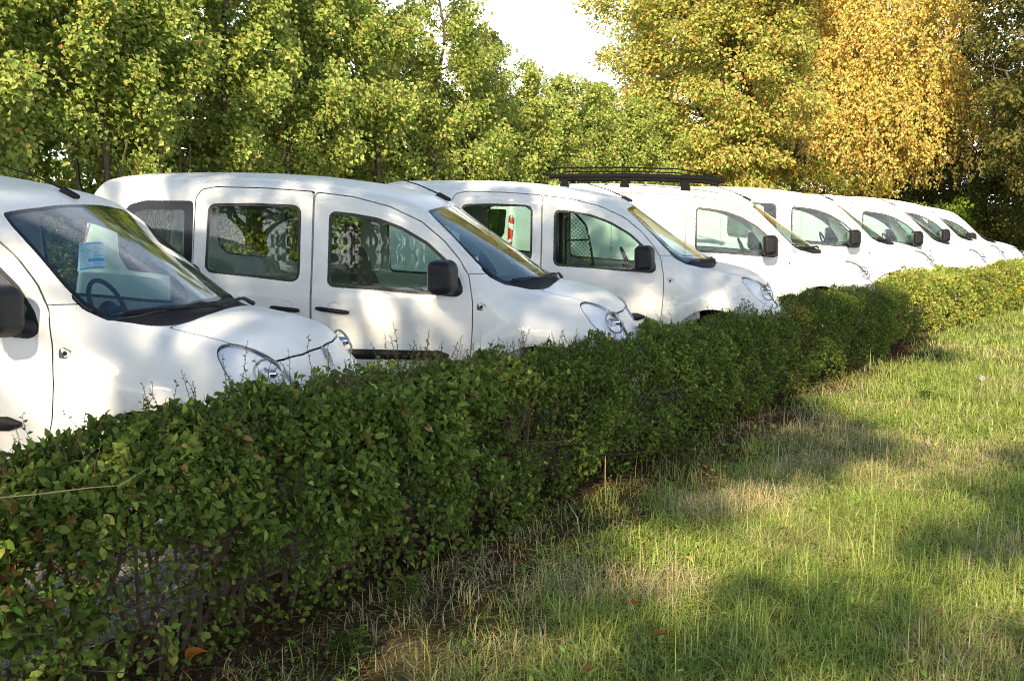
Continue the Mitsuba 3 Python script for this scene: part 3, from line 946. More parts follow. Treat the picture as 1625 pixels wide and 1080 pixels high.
for k in range(16):
    s = 2.2+(k*1.05 if k < 8 else 7.4+(k-7)*1.9)+rng.normal(0, .2); q = T0+TU*s+TN*(-2.9+rng.normal(0, .12))
    bush('thicket', q[0], q[1], 1.3, 3.4, 4800, GREEN, [.25, .1, .6, .05, .02, .01], 'tall dark thicket of stems and leaves behind the young trees', 'bush', .12, 350+k, 'dark thicket behind the young trees')

for k in range(7):
    q = T0+TU*(5.5+k*1.7)+TN*(-5.2+rng.normal(0, .12))
    bush('thicket', q[0], q[1], 1.6, 4.4, 3600, GREEN, [.25, .1, .6, .05, .02, .01], 'tall dark thicket of stems and leaves behind the young trees', 'bush', .16, 380+k, 'dark thicket behind the young trees')

# ------------------------------------------------------------------ big autumn trees


def big_tree(name, x, y, h, trunk_r, crown, nclump, per, cols, wts, label, seed, lsize, tris=2, bark='bark', droop=False, extra=(), csize=.62, zmin=0.):
    """crown: list of (cx, cy, cz, rx, ry, rz) ellipsoids relative to the foot"""
    r = np.random.default_rng(seed)
    key = numbered(name)
    tag(key, label, 'tree')
    base = np.array([x, y, 0.])
    vol = np.array([c[3]*c[4]*c[5] for c in crown])
    which = r.choice(len(crown), nclump, p=vol/vol.sum())
    C = np.array(crown)[which]
    d = unit(r.normal(0, 1, (nclump, 3)))
    rad = r.uniform(.25, 1, (nclump, 1))**.42
    cen = base+C[:, :3]+d*C[:, 3:]*rad
    cen += (meshkit.noise(cen*.8, seed)[:, None]-.5)*1.2*d
    if len(extra):
        cen = np.vstack([cen, base+np.array(extra)])
    cen = cen[cen[:, 2] > zmin]
    K = len(cen)
    # trunk and limbs
    top = base+[0, 0, h*.8]
    stem = limb_curve(base, top, 0, 10, .12, r)
    wood = [tube(stem, np.linspace(trunk_r, trunk_r*.2, 10)*np.r_[1.25, np.ones(9)], 9)]
    joints = []
    for i in range(16):
        t = r.uniform(.22, .95)
        p = np.array([np.interp(t, np.linspace(0, 1, 10), stem[:, k]) for k in range(3)])
        g = cen[r.integers(K)]
        e = p+(g-p)*r.uniform(.7, .95)
        if e[2] < p[2]-.5:
            continue
        c = limb_curve(p, e, .25, 7, .10, r)
        wood.append(tube(c, np.linspace(trunk_r*.35*(1.1-t), .018, 7), 6))
        joints += list(c[2:])
    for e in extra:
        c = limb_curve(stem[5], base+np.array(e), .3, 8, .08, r)
        wood.append(tube(c, np.linspace(trunk_r*.10, .008, 8), 5)); joints += list(c[3:])
    J = np.array(joints)
    for g in cen[::2]:
        j = J[np.argmin(((J-g)**2).sum(1))]
        wood.append(tube(limb_curve(j, g, .1, 4, .06, r), np.linspace(.016, .005, 4), 3, cap=False))
    # leaves
    n = K*per
    a = np.repeat(np.arange(K), per)
    sz = (csize*r.uniform(.6, 1.25, K))[a][:, None]
    q = unit(r.normal(0, 1, (n, 3)))*(r.random((n, 1))**.45)
    if droop:
        st = 9
        sid = r.integers(0, st, n)
        so = r.normal(0, .34, (K, st, 3)); ln = r.uniform(.5, 1.5, (K, st))
        t = r.random(n)
        P = cen[a]+so[a, sid]*[1, 1, .5]+np.stack([r.normal(0, .05, n), r.normal(0, .05, n), .25-t*ln[a, sid]], 1)
    else:
        P = cen[a]+q*sz*[1, 1, .55]-np.array([0, 0, .25])*sz*(q[:, :1]**2+q[:, 1:2]**2)
    ccen = base+np.array(crown)[0][:3]+[0, 1.2, 0]
    out = unit(P-ccen)
    hue = meshkit.noise(cen*.55, seed+5)[a]
    col = pick(n, cols, wts, .20, r)
    col2 = pick(n, cols[::-1], wts, .20, r)
    col = np.where((hue > .66)[:, None] & (r.random((n, 1)) < .45), col2, col)
    L = lsize*r.uniform(.7, 1.3, n)
    keep = P[:, 2] > max(.1, zmin-.6)
    ax = (out*.5+q*.6+r.normal(0, .45, (n, 3))+[0, 0, -.9 if droop else -.3])
    nn = out*.5+[0, 0, .3 if droop else .7]+r.normal(0, .45, (n, 3))
    scene[key+'__crown'] = leafply(leaves(P[keep], ax[keep], nn[keep], L[keep], L[keep]*.75, col[keep], tris))
    v, f, _ = joinm(wood)
    scene[key+'__trunk'] = rawply(v, f, bark)
    return key


MAPLE = [(.56, .55, .16), (.66, .58, .18), (.43, .48, .12), (.66, .46, .14), (.54, .26, .09), (.27, .33, .08)]
BIRCH = [(.80, .58, .18), (.84, .65, .25), (.68, .60, .20), (.80, .46, .13), (.46, .50, .13)]
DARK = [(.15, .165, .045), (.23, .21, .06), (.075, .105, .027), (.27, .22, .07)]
big_tree('autumn_maple', 3.3, 22.8, 13, .26, [(-.8, -.8, 5.4, 2.7, 2.6, 3.4), (-.5, 0, 9.5, 2.2, 3.2, 3.2), (-1.2, -.6, 3.0, 2.2, 1.8, 1.4), (.2, .3, 6.5, 1.5, 1.8, 2.6), (-1.0, -1.6, 5.2, 1.7, 1.1, 1.3)], 460, 235, MAPLE, [.30, .16, .32, .10, .05, .16],
         'broad autumn tree of olive and yellow leaves right of the gap of sky', 21, .105, extra=[(-3.2, -2.2, 5.2), (-3.5, -2.6, 5.5), (-3.8, -3.0, 6.7), (-4.1, -3.1, 6.8), (-3.4, -2.7, 6.9), (-2.9, -2.4, 6.6), (-3.0, -2.1, 4.6)], csize=.60, zmin=1.6)
big_tree('golden_birch', 7.6, 27.2, 15, .17, [(0, -.4, 7.2, 3.0, 2.4, 4.4), (.4, -.9, 4.8, 2.7, 1.9, 1.9), (-1.2, -.6, 6.8, 1.8, 1.6, 3.2)], 400, 230, BIRCH, [.3, .2, .2, .2, .2],
         'weeping golden tree with hanging sprays of orange leaves', 22, .10, bark='birch_bark', droop=True, zmin=2.6)
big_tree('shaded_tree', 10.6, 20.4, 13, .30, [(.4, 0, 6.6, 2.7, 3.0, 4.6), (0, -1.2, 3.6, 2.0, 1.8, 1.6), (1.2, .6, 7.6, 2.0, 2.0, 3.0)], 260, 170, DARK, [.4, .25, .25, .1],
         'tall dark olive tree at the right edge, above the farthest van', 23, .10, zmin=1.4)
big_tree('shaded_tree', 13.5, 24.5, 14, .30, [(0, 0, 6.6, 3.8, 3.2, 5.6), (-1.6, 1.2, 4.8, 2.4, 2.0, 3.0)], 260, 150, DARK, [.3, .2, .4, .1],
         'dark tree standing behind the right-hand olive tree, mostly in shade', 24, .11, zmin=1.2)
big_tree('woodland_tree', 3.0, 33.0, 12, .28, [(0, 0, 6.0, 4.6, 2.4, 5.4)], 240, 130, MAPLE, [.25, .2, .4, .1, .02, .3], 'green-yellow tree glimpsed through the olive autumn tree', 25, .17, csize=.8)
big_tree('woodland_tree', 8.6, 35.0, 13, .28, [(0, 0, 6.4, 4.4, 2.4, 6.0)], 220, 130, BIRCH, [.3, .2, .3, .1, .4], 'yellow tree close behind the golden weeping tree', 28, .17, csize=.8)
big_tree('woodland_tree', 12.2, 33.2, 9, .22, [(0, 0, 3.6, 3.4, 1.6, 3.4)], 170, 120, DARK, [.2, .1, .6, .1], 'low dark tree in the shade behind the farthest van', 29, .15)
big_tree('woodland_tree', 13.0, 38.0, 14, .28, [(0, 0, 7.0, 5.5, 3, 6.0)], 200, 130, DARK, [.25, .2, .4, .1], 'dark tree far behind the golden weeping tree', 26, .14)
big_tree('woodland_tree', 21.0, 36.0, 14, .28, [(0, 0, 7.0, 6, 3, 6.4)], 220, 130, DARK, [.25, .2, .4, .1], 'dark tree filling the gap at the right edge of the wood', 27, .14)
RUST = [(.20, .22, .04), (.30, .28, .05), (.36, .19, .05), (.13, .19, .03)]
LUSH = [(.18, .29, .045), (.22, .31, .04), (.11, .18, .027), (.28, .32, .05)]
for n_, (x, y, rx, rz, cols, wts, lb) in enumerate([
    (8.1, 22.6, 1.3, 2.3, LUSH, [.4, .3, .2, .1], 'bright green bush above the roof of the farthest van'),
    (6.6, 23.4, 1.3, 2.9, RUST, [.4, .2, .3, .1], 'rusty brown bush under the golden weeping tree'),
    (5.3, 22.4, 1.3, 2.8, RUST, [.4, .35, .1, .15], 'olive bush under the left of the golden weeping tree'),
    (4.1, 21.4, 1.3, 2.7, RUST, [.3, .4, .25, .1], 'yellow-brown bush behind the fifth van, under the olive autumn tree'),
    (2.6, 20.9, 1.3, 2.7, MAPLE, [.3, .2, .3, .1, .02, .1], 'yellow-green bush behind the van with the roof rack'),
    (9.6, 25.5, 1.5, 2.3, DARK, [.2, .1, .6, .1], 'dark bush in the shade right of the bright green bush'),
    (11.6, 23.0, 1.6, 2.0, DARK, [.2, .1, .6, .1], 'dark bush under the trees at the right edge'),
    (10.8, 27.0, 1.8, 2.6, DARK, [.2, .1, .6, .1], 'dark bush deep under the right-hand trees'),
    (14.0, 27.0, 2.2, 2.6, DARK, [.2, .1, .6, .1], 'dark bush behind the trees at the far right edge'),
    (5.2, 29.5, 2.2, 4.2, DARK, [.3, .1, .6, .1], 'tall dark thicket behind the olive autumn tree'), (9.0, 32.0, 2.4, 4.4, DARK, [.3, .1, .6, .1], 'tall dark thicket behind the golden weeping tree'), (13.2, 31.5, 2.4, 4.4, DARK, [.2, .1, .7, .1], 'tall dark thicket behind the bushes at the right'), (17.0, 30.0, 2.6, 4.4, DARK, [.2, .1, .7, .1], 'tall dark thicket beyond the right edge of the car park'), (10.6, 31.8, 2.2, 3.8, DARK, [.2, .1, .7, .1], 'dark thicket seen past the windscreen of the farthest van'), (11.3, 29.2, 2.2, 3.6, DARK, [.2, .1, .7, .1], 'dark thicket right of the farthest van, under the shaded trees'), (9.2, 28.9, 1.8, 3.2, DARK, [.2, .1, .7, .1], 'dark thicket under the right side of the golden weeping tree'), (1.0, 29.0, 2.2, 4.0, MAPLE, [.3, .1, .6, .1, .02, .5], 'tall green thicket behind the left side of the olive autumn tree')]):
    bush('bush', x, y, rx, rz, 5600, cols, wts, lb, 'bush', .105, 400+n_)

# ------------------------------------------------------------------ tall trees behind the camera: they shade the hedge and show in the glass
SX, SY = -SUN[0]/SUN[2], -SUN[1]/SUN[2]
EDGE = PchipInterpolator([-14, -9, -6, -4.3, -3.8, -3.2, -2.8, -2.2, -1.7, -1.2, -.5, .3, 1, 2, 3, 4, 5.1, 5.8, 6.4, 7.2, 8.2, 9.2], [2.2, 1.8, 1.1, .7, 1.15, 1.4, 1.9, 2.8, 3.8, 3.6, 2.7, 2.0, 1.6, 2.1, 2.7, 3.3, 3.9, 4.15, 3.2, 1.2, -1, -4])
HOLES = np.array([(-1.592, -2.136, 0.42), (-1.272, -1.836, 0.34), (-1.972, -2.286, 0.16), (-2.872, -2.236, 0.2), (-0.822, 0.444, 0.34), (-0.592, 0.284, 0.13), (-1.222, 0.284, 0.12), (-2.139, 1.86, 0.22), (-1.237, 2.071, 0.16), (0.078, 0.564, 0.14), (0.628, 3.314, 0.17), (0.978, 3.164, 0.13), (1.478, 3.044, 0.16), (1.728, 3.664, 0.15), (1.1, -3.75, 0.22), (0.68, -4.26, 0.2), (-1.7, -4.6, 0.38), (-1.2, -4.15, 0.2), (-2.3, -4.9, 0.35), (-0.75, -3.3, 0.1), (-1.202, -1.166, 0.16), (-1.85, -1.155, 0.18), (0.511, 1.216, 0.14), (2.435, 6.107, 0.3), (2.035, 6.407, 0.3), (2.985, 6.207, 0.3), (1.263, 4.971, 0.25), (0.363, 4.971, 0.25), (-0.337, 5.571, 0.3), (1.611, 0.966, 0.13), (0.511, -1.834, 0.1), (2.311, 3.266, 0.12)])
TRUNKS = np.array([(-7.5, -15.0), (-3.6, -19.0), (-1.8, -14.0), (-5.5, -25.0)])
r = np.random.default_rng(55)
acc = []
while sum(len(a) for a in acc) < 6200:
    g = np.column_stack([r.uniform(-9, 4.4, 4000), r.uniform(-12, 8.5, 4000)])
    ok = g[:, 0] < EDGE(g[:, 1])-.05
    por = meshkit.fbm(np.column_stack([g*.9, 0*g[:, :1]]), 3, seed=9)
    ok &= por > np.where(g[:, 1] > 5.0, .46, np.where(g[:, 0] < -2.3, .42, np.where(((g-HO)@HN > .45) & ((g[:, 1] > -3.3) | (g[:, 0] > .75)), .49, np.where(g[:, 1] > -1, .30, .33))))
    hd = np.sqrt((g[:, None, 0]-HOLES[None, :, 0])**2+((g[:, None, 1]-HOLES[None, :, 1])*.75)**2)
    wob = meshkit.fbm(np.column_stack([g*3.2, 0*g[:, :1]+5]), 3, seed=19)
    ok &= (hd > (HOLES[None, :, 2]+.10)*(.45+1.1*wob[:, None])).all(1)
    over = g[:, 0] > EDGE(g[:, 1])-.05
    ok |= over & (g[:, 0] < EDGE(g[:, 1])+np.where(g[:, 1] < -2.4, 1.6, .6)) & (g[:, 1] < 4.5) & (meshkit.fbm(np.column_stack([g*1.15, 0*g[:, :1]+2]), 3, seed=29) > .55)
    g = g[ok]
    z = 7.5+5.0*r.random(len(g))
    acc.append(np.column_stack([g[:, 0]-SX*z, g[:, 1]-SY*z, z]))
SP = np.vstack(acc)[:6200]
near = np.argmin(((SP[:, None, :2]-TRUNKS[None])**2).sum(-1), 1)
for k, tk in enumerate(TRUNKS):
    cl = SP[near == k]
    key = numbered('shade_tree')
    tag(key, 'tall broad tree standing behind the viewpoint on the lawn', 'tree', 'trees behind the viewpoint')
    n = len(cl)*9
    a = np.repeat(np.arange(len(cl)), 9)
    P = cl[a]+r.normal(0, .085, (n, 3))
    L = .15*r.uniform(.7, 1.25, n)
    scene[key+'__crown'] = leafply(leaves(P, r.normal(0, 1, (n, 3))+[0, 0, -.3], SUN*.8+r.normal(0, .5, (n, 3)), L, L*.8, pick(n, GREEN, [.3, .2, .4, .1, .03, .01], .2, r), 2))
    base = np.array([tk[0], tk[1], -.15])
    stem = limb_curve(base, base+[0, 0, 10.5], 0, 9, .12, r)
    wood = [tube(stem, np.linspace(.30, .09, 9), 9)]
    J = list(stem[4:])
    for g in cl[r.integers(0, len(cl), 22)]:
        j = stem[r.integers(4, 9)]
        c = limb_curve(j, g, .3, 7, .12, r); wood.append(tube(c, np.linspace(.07, .015, 7), 5)); J += list(c[2:])
    J = np.array(J)
    for g in cl[::4]:
        j = J[np.argmin(((J-g)**2).sum(1))]
        if np.linalg.norm(j-g) < 2.5:
            wood.append(tube(limb_curve(j, g, .1, 4, .05, r), np.linspace(.014, .005, 4), 3, cap=False))
    v, f, _ = joinm(wood)
    scene[key+'__trunk'] = rawply(v, f, 'bark')

# ------------------------------------------------------------------ the clipped hedges
HT = PchipInterpolator([-8, -5.5, -4.94, -4.1, -3.4, -2.7, -2.1, -.8, .25, 1.6, 2.5, 3.2, 4.2, 5.1, 5.8], [.64, .69, .785, .78, .79, .75, .71, .68, .66, .65, .68, .72, .70, .68, .66])
W1 = lambda s: np.interp(s, [-8, 1, 2, 3.4, 5.8], [0, 0, .0, .12, .30])
W2 = lambda s: np.interp(s, [6.4, 7.4, 9.1, 11.2, 14, 24], [.06, .38, .60, .88, 1.1, 1.7])


def at(s, w, z=0.):
    s, w = np.asarray(s, float), np.asarray(w, float)
    return np.stack(np.broadcast_arrays(HO[0]+s*HU[0]+w*HN[0], HO[1]+s*HU[1]+w*HN[1], z), -1)


HEDGE_G = [(.105, .155, .034), (.145, .20, .042), (.075, .118, .027), (.22, .26, .06), (.18, .15, .055), (.24, .15, .055)]


def hedge(key, label, s0, s1, top, back, shift, density, lsize, wts, seed, tris, end_taper=.35):
    r = np.random.default_rng(seed)
    tag(key, label, 'hedge')
    Ls = s1-s0
    n = int(density*Ls)
    s = r.uniform(s0, s1, n)
    # cross-section: front face, top, back face
    h = top(s)
    tot = 1.0+.75+.55
    q = r.random(n)*tot
    base = -.12
    front, topm = q < 1.0, (q >= 1.0) & (q < 1.75)
    v = np.where(front, q, np.where(topm, (q-1)/.75, (q-1.75)/.55))
    wf, wb = shift(s)+.06, shift(s)+back
    lump = meshkit.fbm(np.stack([s*2.1, v*2.0+3*topm, 0*s+seed], -1), 4, seed=seed)-.5
    bulge = .10*np.sin(np.clip(v, 0, 1)*np.pi)
    W_ = np.where(front, wf-.05+bulge, np.where(topm, wf+(wb-wf)*v, wb))
    Z = np.where(front, base+(h-base)*v, np.where(topm, h-.09*(2*v-1)**4, base+(h-base)*(1-v)))
    on = np.where(topm[:, None], np.array([0, 0, 1.]), np.where(front[:, None], np.r_[HN, .15], np.r_[-HN, .1]))
    # round the front top edge
    rd = np.clip((v-.82)/.18, 0, 1)*front
    W_ = W_-rd**2*.13
    depth = -np.minimum(r.exponential(.055, n), .35)+.02
    pit = meshkit.fbm(np.stack([s*5.2, v*5.0+3*topm, 0*s+seed+3], -1), 3, seed=seed+9)
    off = depth+lump*.30-.22*np.clip((pit-.52)*5, 0, 1)*(~topm)-.08*np.clip((pit-.52)*5, 0, 1)*topm
    off = off+.05*np.clip((.40-pit)*6, 0, 1)
    e = np.minimum(s-s0, s1-s)
    cap = np.clip(1-e/end_taper, 0, 1)**2
    mid = shift(s)+back*.5
    W_ = W_+(mid-W_)*cap*.55
    Z = Z-(Z-base)*cap*.22*(Z > .2)
    P = at(s, W_, Z)+on*off[:, None]
    if key == 'hedge':   # thinner and open at its foot, most of all at the near end
        fx = sst(.42, .02, P[:, 2]+.25*(meshkit.fbm(np.stack([s*2.2, P[:, 2]*2.2, 0*s], -1), 3, seed=31)-.5))
        thin = fx*np.interp(s, [-8, -3.6, -2.4, 7], [.80, .78, .60, .52])
        hole = meshkit.fbm(np.stack([s*2.6, P[:, 2]*3.2, 0*s+4], -1), 3, seed=77)
        thin = np.maximum(thin, (hole > .57)*np.interp(s, [-8, -3.4, -2, 7], [.97, .8, .35, .2])*sst(.62, .40, P[:, 2]))
        P_, on_, keep = P, on, r.random(n) > thin
    else:
        keep = np.ones(n, bool)
    keep &= P[:, 2] > ground_z(P)+.02
    P, on, s = P[keep], on[keep], s[keep]
    k2 = ~in_van(P, .015)
    P, on, s = P[k2], on[k2], s[k2]
    n = len(P)
    col = pick(n, HEDGE_G, wts, .25, r)
    hue = meshkit.noise(P*1.9, seed+2)
    brown = (hue > .80) & (r.random(n) < .25) & (P[:, 2] > .3)
    col[brown] = pick(int(brown.sum()), [(.16, .085, .03), (.13, .09, .03), (.20, .15, .045)], [.4, .4, .2], .2, r)
    big_ = meshkit.noise(P*1.3+5, seed+7)
    L = lsize(s)*r.uniform(.6, 1.3, n)*(.78+.5*big_)
    col *= (.95+.5*big_)[:, None]
    A = on*.5+r.normal(0, .7, (n, 3))+[0, 0, -.1]
    N = on*.55+[0, 0, .55]+r.normal(0, .5, (n, 3))
    return P, A, N, L, col, s


P, A, N, L, col, s = hedge('hedge', 'long dark clipped hedge between the vans and the lawn, thin at its near foot', -8.0, 5.80, HT, -.50, W1, 16500,
                           lambda s: np.interp(s, [-8, -3.5, -1.5, 2, 7], [.040, .036, .027, .025, .023]), [.36, .25, .30, .07, .03, .008], 41, 4)
# the 300 nearest, largest leaves one by one, the rest as one mass
dist = np.linalg.norm(P-EYE, axis=1)
vis = (P-EYE)@RT/((P-EYE)@FW)
_, wv = sw(P)
score = np.where((np.abs(vis) < .46) & (wv > -.05), L/dist, 0)
big = np.argsort(-score)[:300]
rest = np.setdiff1d(np.arange(len(P)), big)
ne = s[rest] < -.5
VFC = joinm([leaves(P[q], A[q], N[q], L[q]*m, L[q]*m*.62, col[q], t) for q, t, m in ((rest[ne], 5, 1.), (rest[~ne], 2, 1.1))])
scene['hedge__foliage'] = leafply(VFC)
labels['hedge__foliage'] = {'kind': 'stuff'}
PAL = {}
for j in big:
    ax = unit(A[j:j+1]); sd = unit(np.cross(N[j:j+1], ax)); upv = np.cross(ax, sd)
    c = (int(rng.integers(4)), int(rng.integers(3)))
    if c not in PAL:
        Lw = .85*.62
        t = np.linspace(0, 1, 5)
        wd = np.array([.02, .36, .48, .34, .0])*Lw*(1+.1*c[1])
        zc = -.16*t**2
        V = np.vstack([np.column_stack([t, wd, zc+.16*wd]), np.column_stack([t, 0*t, zc]), np.column_stack([t, -wd, zc+.16*wd])])
        F = []
        for a in (0, 5):
            for q in range(4):
                F += [[a+q, a+q+5, a+q+6], [a+q, a+q+6, a+q+1]]
        PAL[c] = rawply(V, np.array(F), 'leaf', C=np.tile(HEDGE_G[c[0]], (len(V), 1))*(1+.25*(c[1]-1)))
    M = np.eye(4); M[:3, 0] = ax[0]*L[j]; M[:3, 1] = sd[0]*L[j]; M[:3, 2] = upv[0]*L[j]; M[:3, 3] = P[j]
    scene[sub('hedge', 'leaf')] = {**PAL[c], 'to_world': T(M)}
# stems and shoots
r = np.random.default_rng(61)
for k, s_ in enumerate(np.arange(-7.8, 5.7, .27)):
    wood = []
    for q in range(5):
        ss, w0 = s_+r.normal(0, .06), W1(s_)-.22+r.normal(0, .07)
        a = at(ss, w0, -.12); b = at(ss+r.normal(0, .22), W1(s_)-.2+r.normal(0, .16), HT(s_)-r.uniform(.05, .25))
        c = limb_curve(a, b, 0, 6, .03, r)
        if in_van(c, .01).any():
            continue
        wood.append(tube(c, np.linspace(.011, .004, 6)*r.uniform(.7, 1.5), 5))
        for m in range(4):
            j = c[r.integers(1, 5)]
            e = j+np.r_[HN, 0]*r.normal(.12, .12)+np.r_[HU, 0]*r.normal(0, .16)+[0, 0, r.uniform(-.02, .2)]
            if not in_van(e[None], .01).any():
                wood.append(tube(limb_curve(j, e, 0, 4, .015, r), np.linspace(.0045, .002, 4), 4, cap=False))
    if wood:
        v, f, _ = joinm(wood)
        scene[sub('hedge', 'stem')] = rawply(v, f, 'twig')
wood, lf = [], []
for k in range(800):
    s_ = r.uniform(-7.5, 5.7); w0 = W1(s_)+r.uniform(-.45, .02)
    ht = r.uniform(.02, .15)*(1.7 if r.random() < .12 else 1)*np.interp(s_, [-8, -1, 7], [1.15, 1., .55])
    b = at(s_, w0, HT(s_)-.06)
    e = b+np.r_[HU*r.normal(0, .05)+HN*r.normal(0.01, .05), ht+.06]
    if in_van(np.array([b, e]), .01).any():
        continue
    c = limb_curve(b, e, 0, 5, .006, r)
    wood.append(tube(c, np.linspace(.0022, .001, 5), 4, cap=False))
    n = int(5+ht*60)
    t = np.linspace(.15, 1, n)
    p = np.stack([np.interp(t, np.linspace(0, 1, 5), c[:, q]) for q in range(3)], 1)
    az = np.arange(n)*2.4
    ax = np.stack([np.cos(az), np.sin(az), .5+0*az], 1)+r.normal(0, .2, (n, 3))
    Lq = np.interp(s_, [-8, -2, 7], [.026, .022, .018])*r.uniform(.6, 1.2, n)*(1.15-.5*t)
    lf.append(leaves(p, ax, [0, 0, 1.]+r.normal(0, .5, (n, 3)), Lq, Lq*.6, pick(n, HEDGE_G, [.3, .3, .2, .1, .1, .05], .2, r), 4))
v, f, _ = joinm(wood)
scene['hedge__shoots'] = rawply(v, f, 'twig'); labels['hedge__shoots'] = {'kind': 'stuff'}
scene['hedge__shoot_leaves'] = leafply(joinm(lf)); labels['hedge__shoot_leaves'] = {'kind': 'stuff'}
# a long bare twig across the near end of the hedge
tw = np.array([at(-5.95, .13, .79), at(-5.68, .15, .755), at(-5.5, .15, .735), at(-5.36, .12, .708), at(-5.2, .07, .728)])
scene['hedge__bare_twig'] = rawply(*tube(tw, [.0019, .0018, .0016, .0013, .0008], 5), 'straw')
labels['hedge__bare_twig'] = {'label': 'pale bare twig lying across the near end of the hedge'}

HT2 = PchipInterpolator([6.3, 6.8, 7.8, 9.6, 11.7, 15, 24], [.68, .72, .735, .72, .71, .70, .70])
FARG = [.18, .28, .08, .42, .16, .05]
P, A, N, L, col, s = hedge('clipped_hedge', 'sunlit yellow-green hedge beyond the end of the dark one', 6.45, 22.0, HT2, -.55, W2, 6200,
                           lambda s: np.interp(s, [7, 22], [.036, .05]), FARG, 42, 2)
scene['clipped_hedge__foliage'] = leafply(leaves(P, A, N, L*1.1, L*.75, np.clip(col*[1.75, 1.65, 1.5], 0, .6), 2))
labels['clipped_hedge__foliage'] = {'kind': 'stuff'}
for s_ in np.arange(6.6, 21.8, .5):
    wood = []
    for q in range(4):
        w0 = W2(s_)-.25+r.normal(0, .08)
        c = limb_curve(at(s_+r.normal(0, .1), w0, -.12), at(s_+r.normal(0, .25), w0+r.normal(0, .1), .5), 0, 5, .02, r)
        if not in_van(c, .01).any():
            wood.append(tube(c, np.linspace(.01, .004, 5), 4))
    if wood:
        v, f, _ = joinm(wood)
        scene[sub('clipped_hedge', 'stem')] = rawply(v, f, 'twig')

# ------------------------------------------------------------------ grass


def blades(P, L, Wd, lean_dir, lean, col, few=False):
    n = len(P)
    t = np.array([0, .4, .75, 1.])
    side = np.stack([-lean_dir[:, 1], lean_dir[:, 0], 0*lean[:]], 1)
    rows = []
    for k, (tt, ww) in enumerate(zip(t, (1, .85, .55, 0))):
        c = P+lean_dir*(L*lean*tt**1.8)[:, None]+np.array([0, 0, 1.])*(L*(tt-.45*lean*tt**2.2))[:, None]
        if k < 3:
            rows += [c-side*(Wd*ww*.5)[:, None], c+side*(Wd*ww*.5)[:, None]]
        else:
            rows.append(c)
    if few:
        rows = rows[:4]+rows[6:]
    V = np.stack(rows, 1); nv = V.shape[1]
    f = np.array([[0, 1, 3], [0, 3, 2], [2, 3, 5], [2, 5, 4], [4, 5, 6]]) if not few else np.array([[0, 1, 3], [0, 3, 2], [2, 3, 4]])
    F = (f[None]+(np.arange(n)*nv)[:, None, None]).reshape(-1, 3)
    return V.reshape(-1, 3), F, np.repeat(col, nv, 0)


r = np.random.default_rng(71)
tag('grass', 'long uncut grass, green and straw coloured, covering the lawn', 'grass', kind='stuff')
parts = []
for (d0, d1, n, wide, hscale) in ((2.2, 4.5, 36000, .0040, 1.), (4.5, 7.5, 66000, .0050, 1.), (7.5, 12, 50000, .0065, 1.), (12, 20, 26000, .011, 1.), (20, 40, 12000, .022, 1.)):
    m = 6*n
    d = np.sqrt(r.uniform(d0**2, d1**2, m)); a = YAW+r.uniform(-.56, .62, m)
    P = np.column_stack([EYE[0]+d*np.sin(a), EYE[1]+d*np.cos(a), 0*d])
    s, w = sw(P)
    pa = meshkit.fbm(np.column_stack([P[:, :2]*1.1, 0*d]), 4, seed=5)
    pb = meshkit.fbm(np.column_stack([P[:, :2]*2.6, 0*d+7]), 3, seed=6)
    foot = np.interp(s, [-6, -4, -1.5, 1, 3, 8], [.62, .50, .36, .20, .08, .0])
    fh = np.where(s > 6.3, W2(s), W1(s))
    dens = sst(0, .55, w-foot-fh+.7*(pb-.5))*(.35+1.1*np.clip(pa+.1, 0, 1))
    dens = np.maximum(dens, .13*(w > .08+fh))
    P = P[r.random(m) < dens][:n]
    s, w = sw(P)
    pa = meshkit.fbm(np.column_stack([P[:, :2]*1.1, 0*P[:, :1]]), 4, seed=5)
    pc = meshkit.fbm(np.column_stack([P[:, :2]*1.5, 0*P[:, :1]+9]), 4, seed=15)
    tuft = meshkit.noise(np.column_stack([P[:, :2]*6, 0*P[:, :1]]), 8)
    k = len(P)
    P[:, 2] = ground_z(P)-.006
    L = (.05+.115*r.random(k)**1.5)*(.40+.5*pa+.8*tuft**1.5)*hscale*.9
    long_ = r.random(k) < .03
    L[long_] *= 1.8
    az = r.uniform(0, 6.283, k)*.8+7*meshkit.noise(np.column_stack([P[:, :2]*5.5, 0*P[:, :1]+2]), 18)
    ld = np.stack([np.cos(az), np.sin(az), 0*az], 1)
    lean = np.clip(r.normal(.85, .45, k), .05, 1.8)
    _, w = sw(P)
    dry = np.clip((pc-.42)*3.2, .05, .8)*np.interp(s, [-6, 0, 8, 14], [1.1, .9, .5, .35])*np.interp(w, [.3, 1.2, 2.5], [1.5, 1.0, .6])
    isdry = (r.random(k) < dry) | (long_ & (r.random(k) < .25))
    col = pick(k, [(.31, .41, .095), (.39, .47, .12), (.23, .32, .075), (.48, .52, .15)], [.35, .3, .2, .15], .2, r)
    col[isdry] = pick(int(isdry.sum()), [(.56, .49, .27), (.64, .57, .35), (.45, .36, .18), (.52, .49, .22)], [.35, .25, .2, .2], .2, r)
    parts.append(blades(P, L, wide*r.uniform(.6, 1.3, k), ld, lean, col, d0 > 4))
scene['grass__blades'] = leafply(joinm(parts), 'grass_blade')
labels['grass__blades'] = {'kind': 'stuff'}

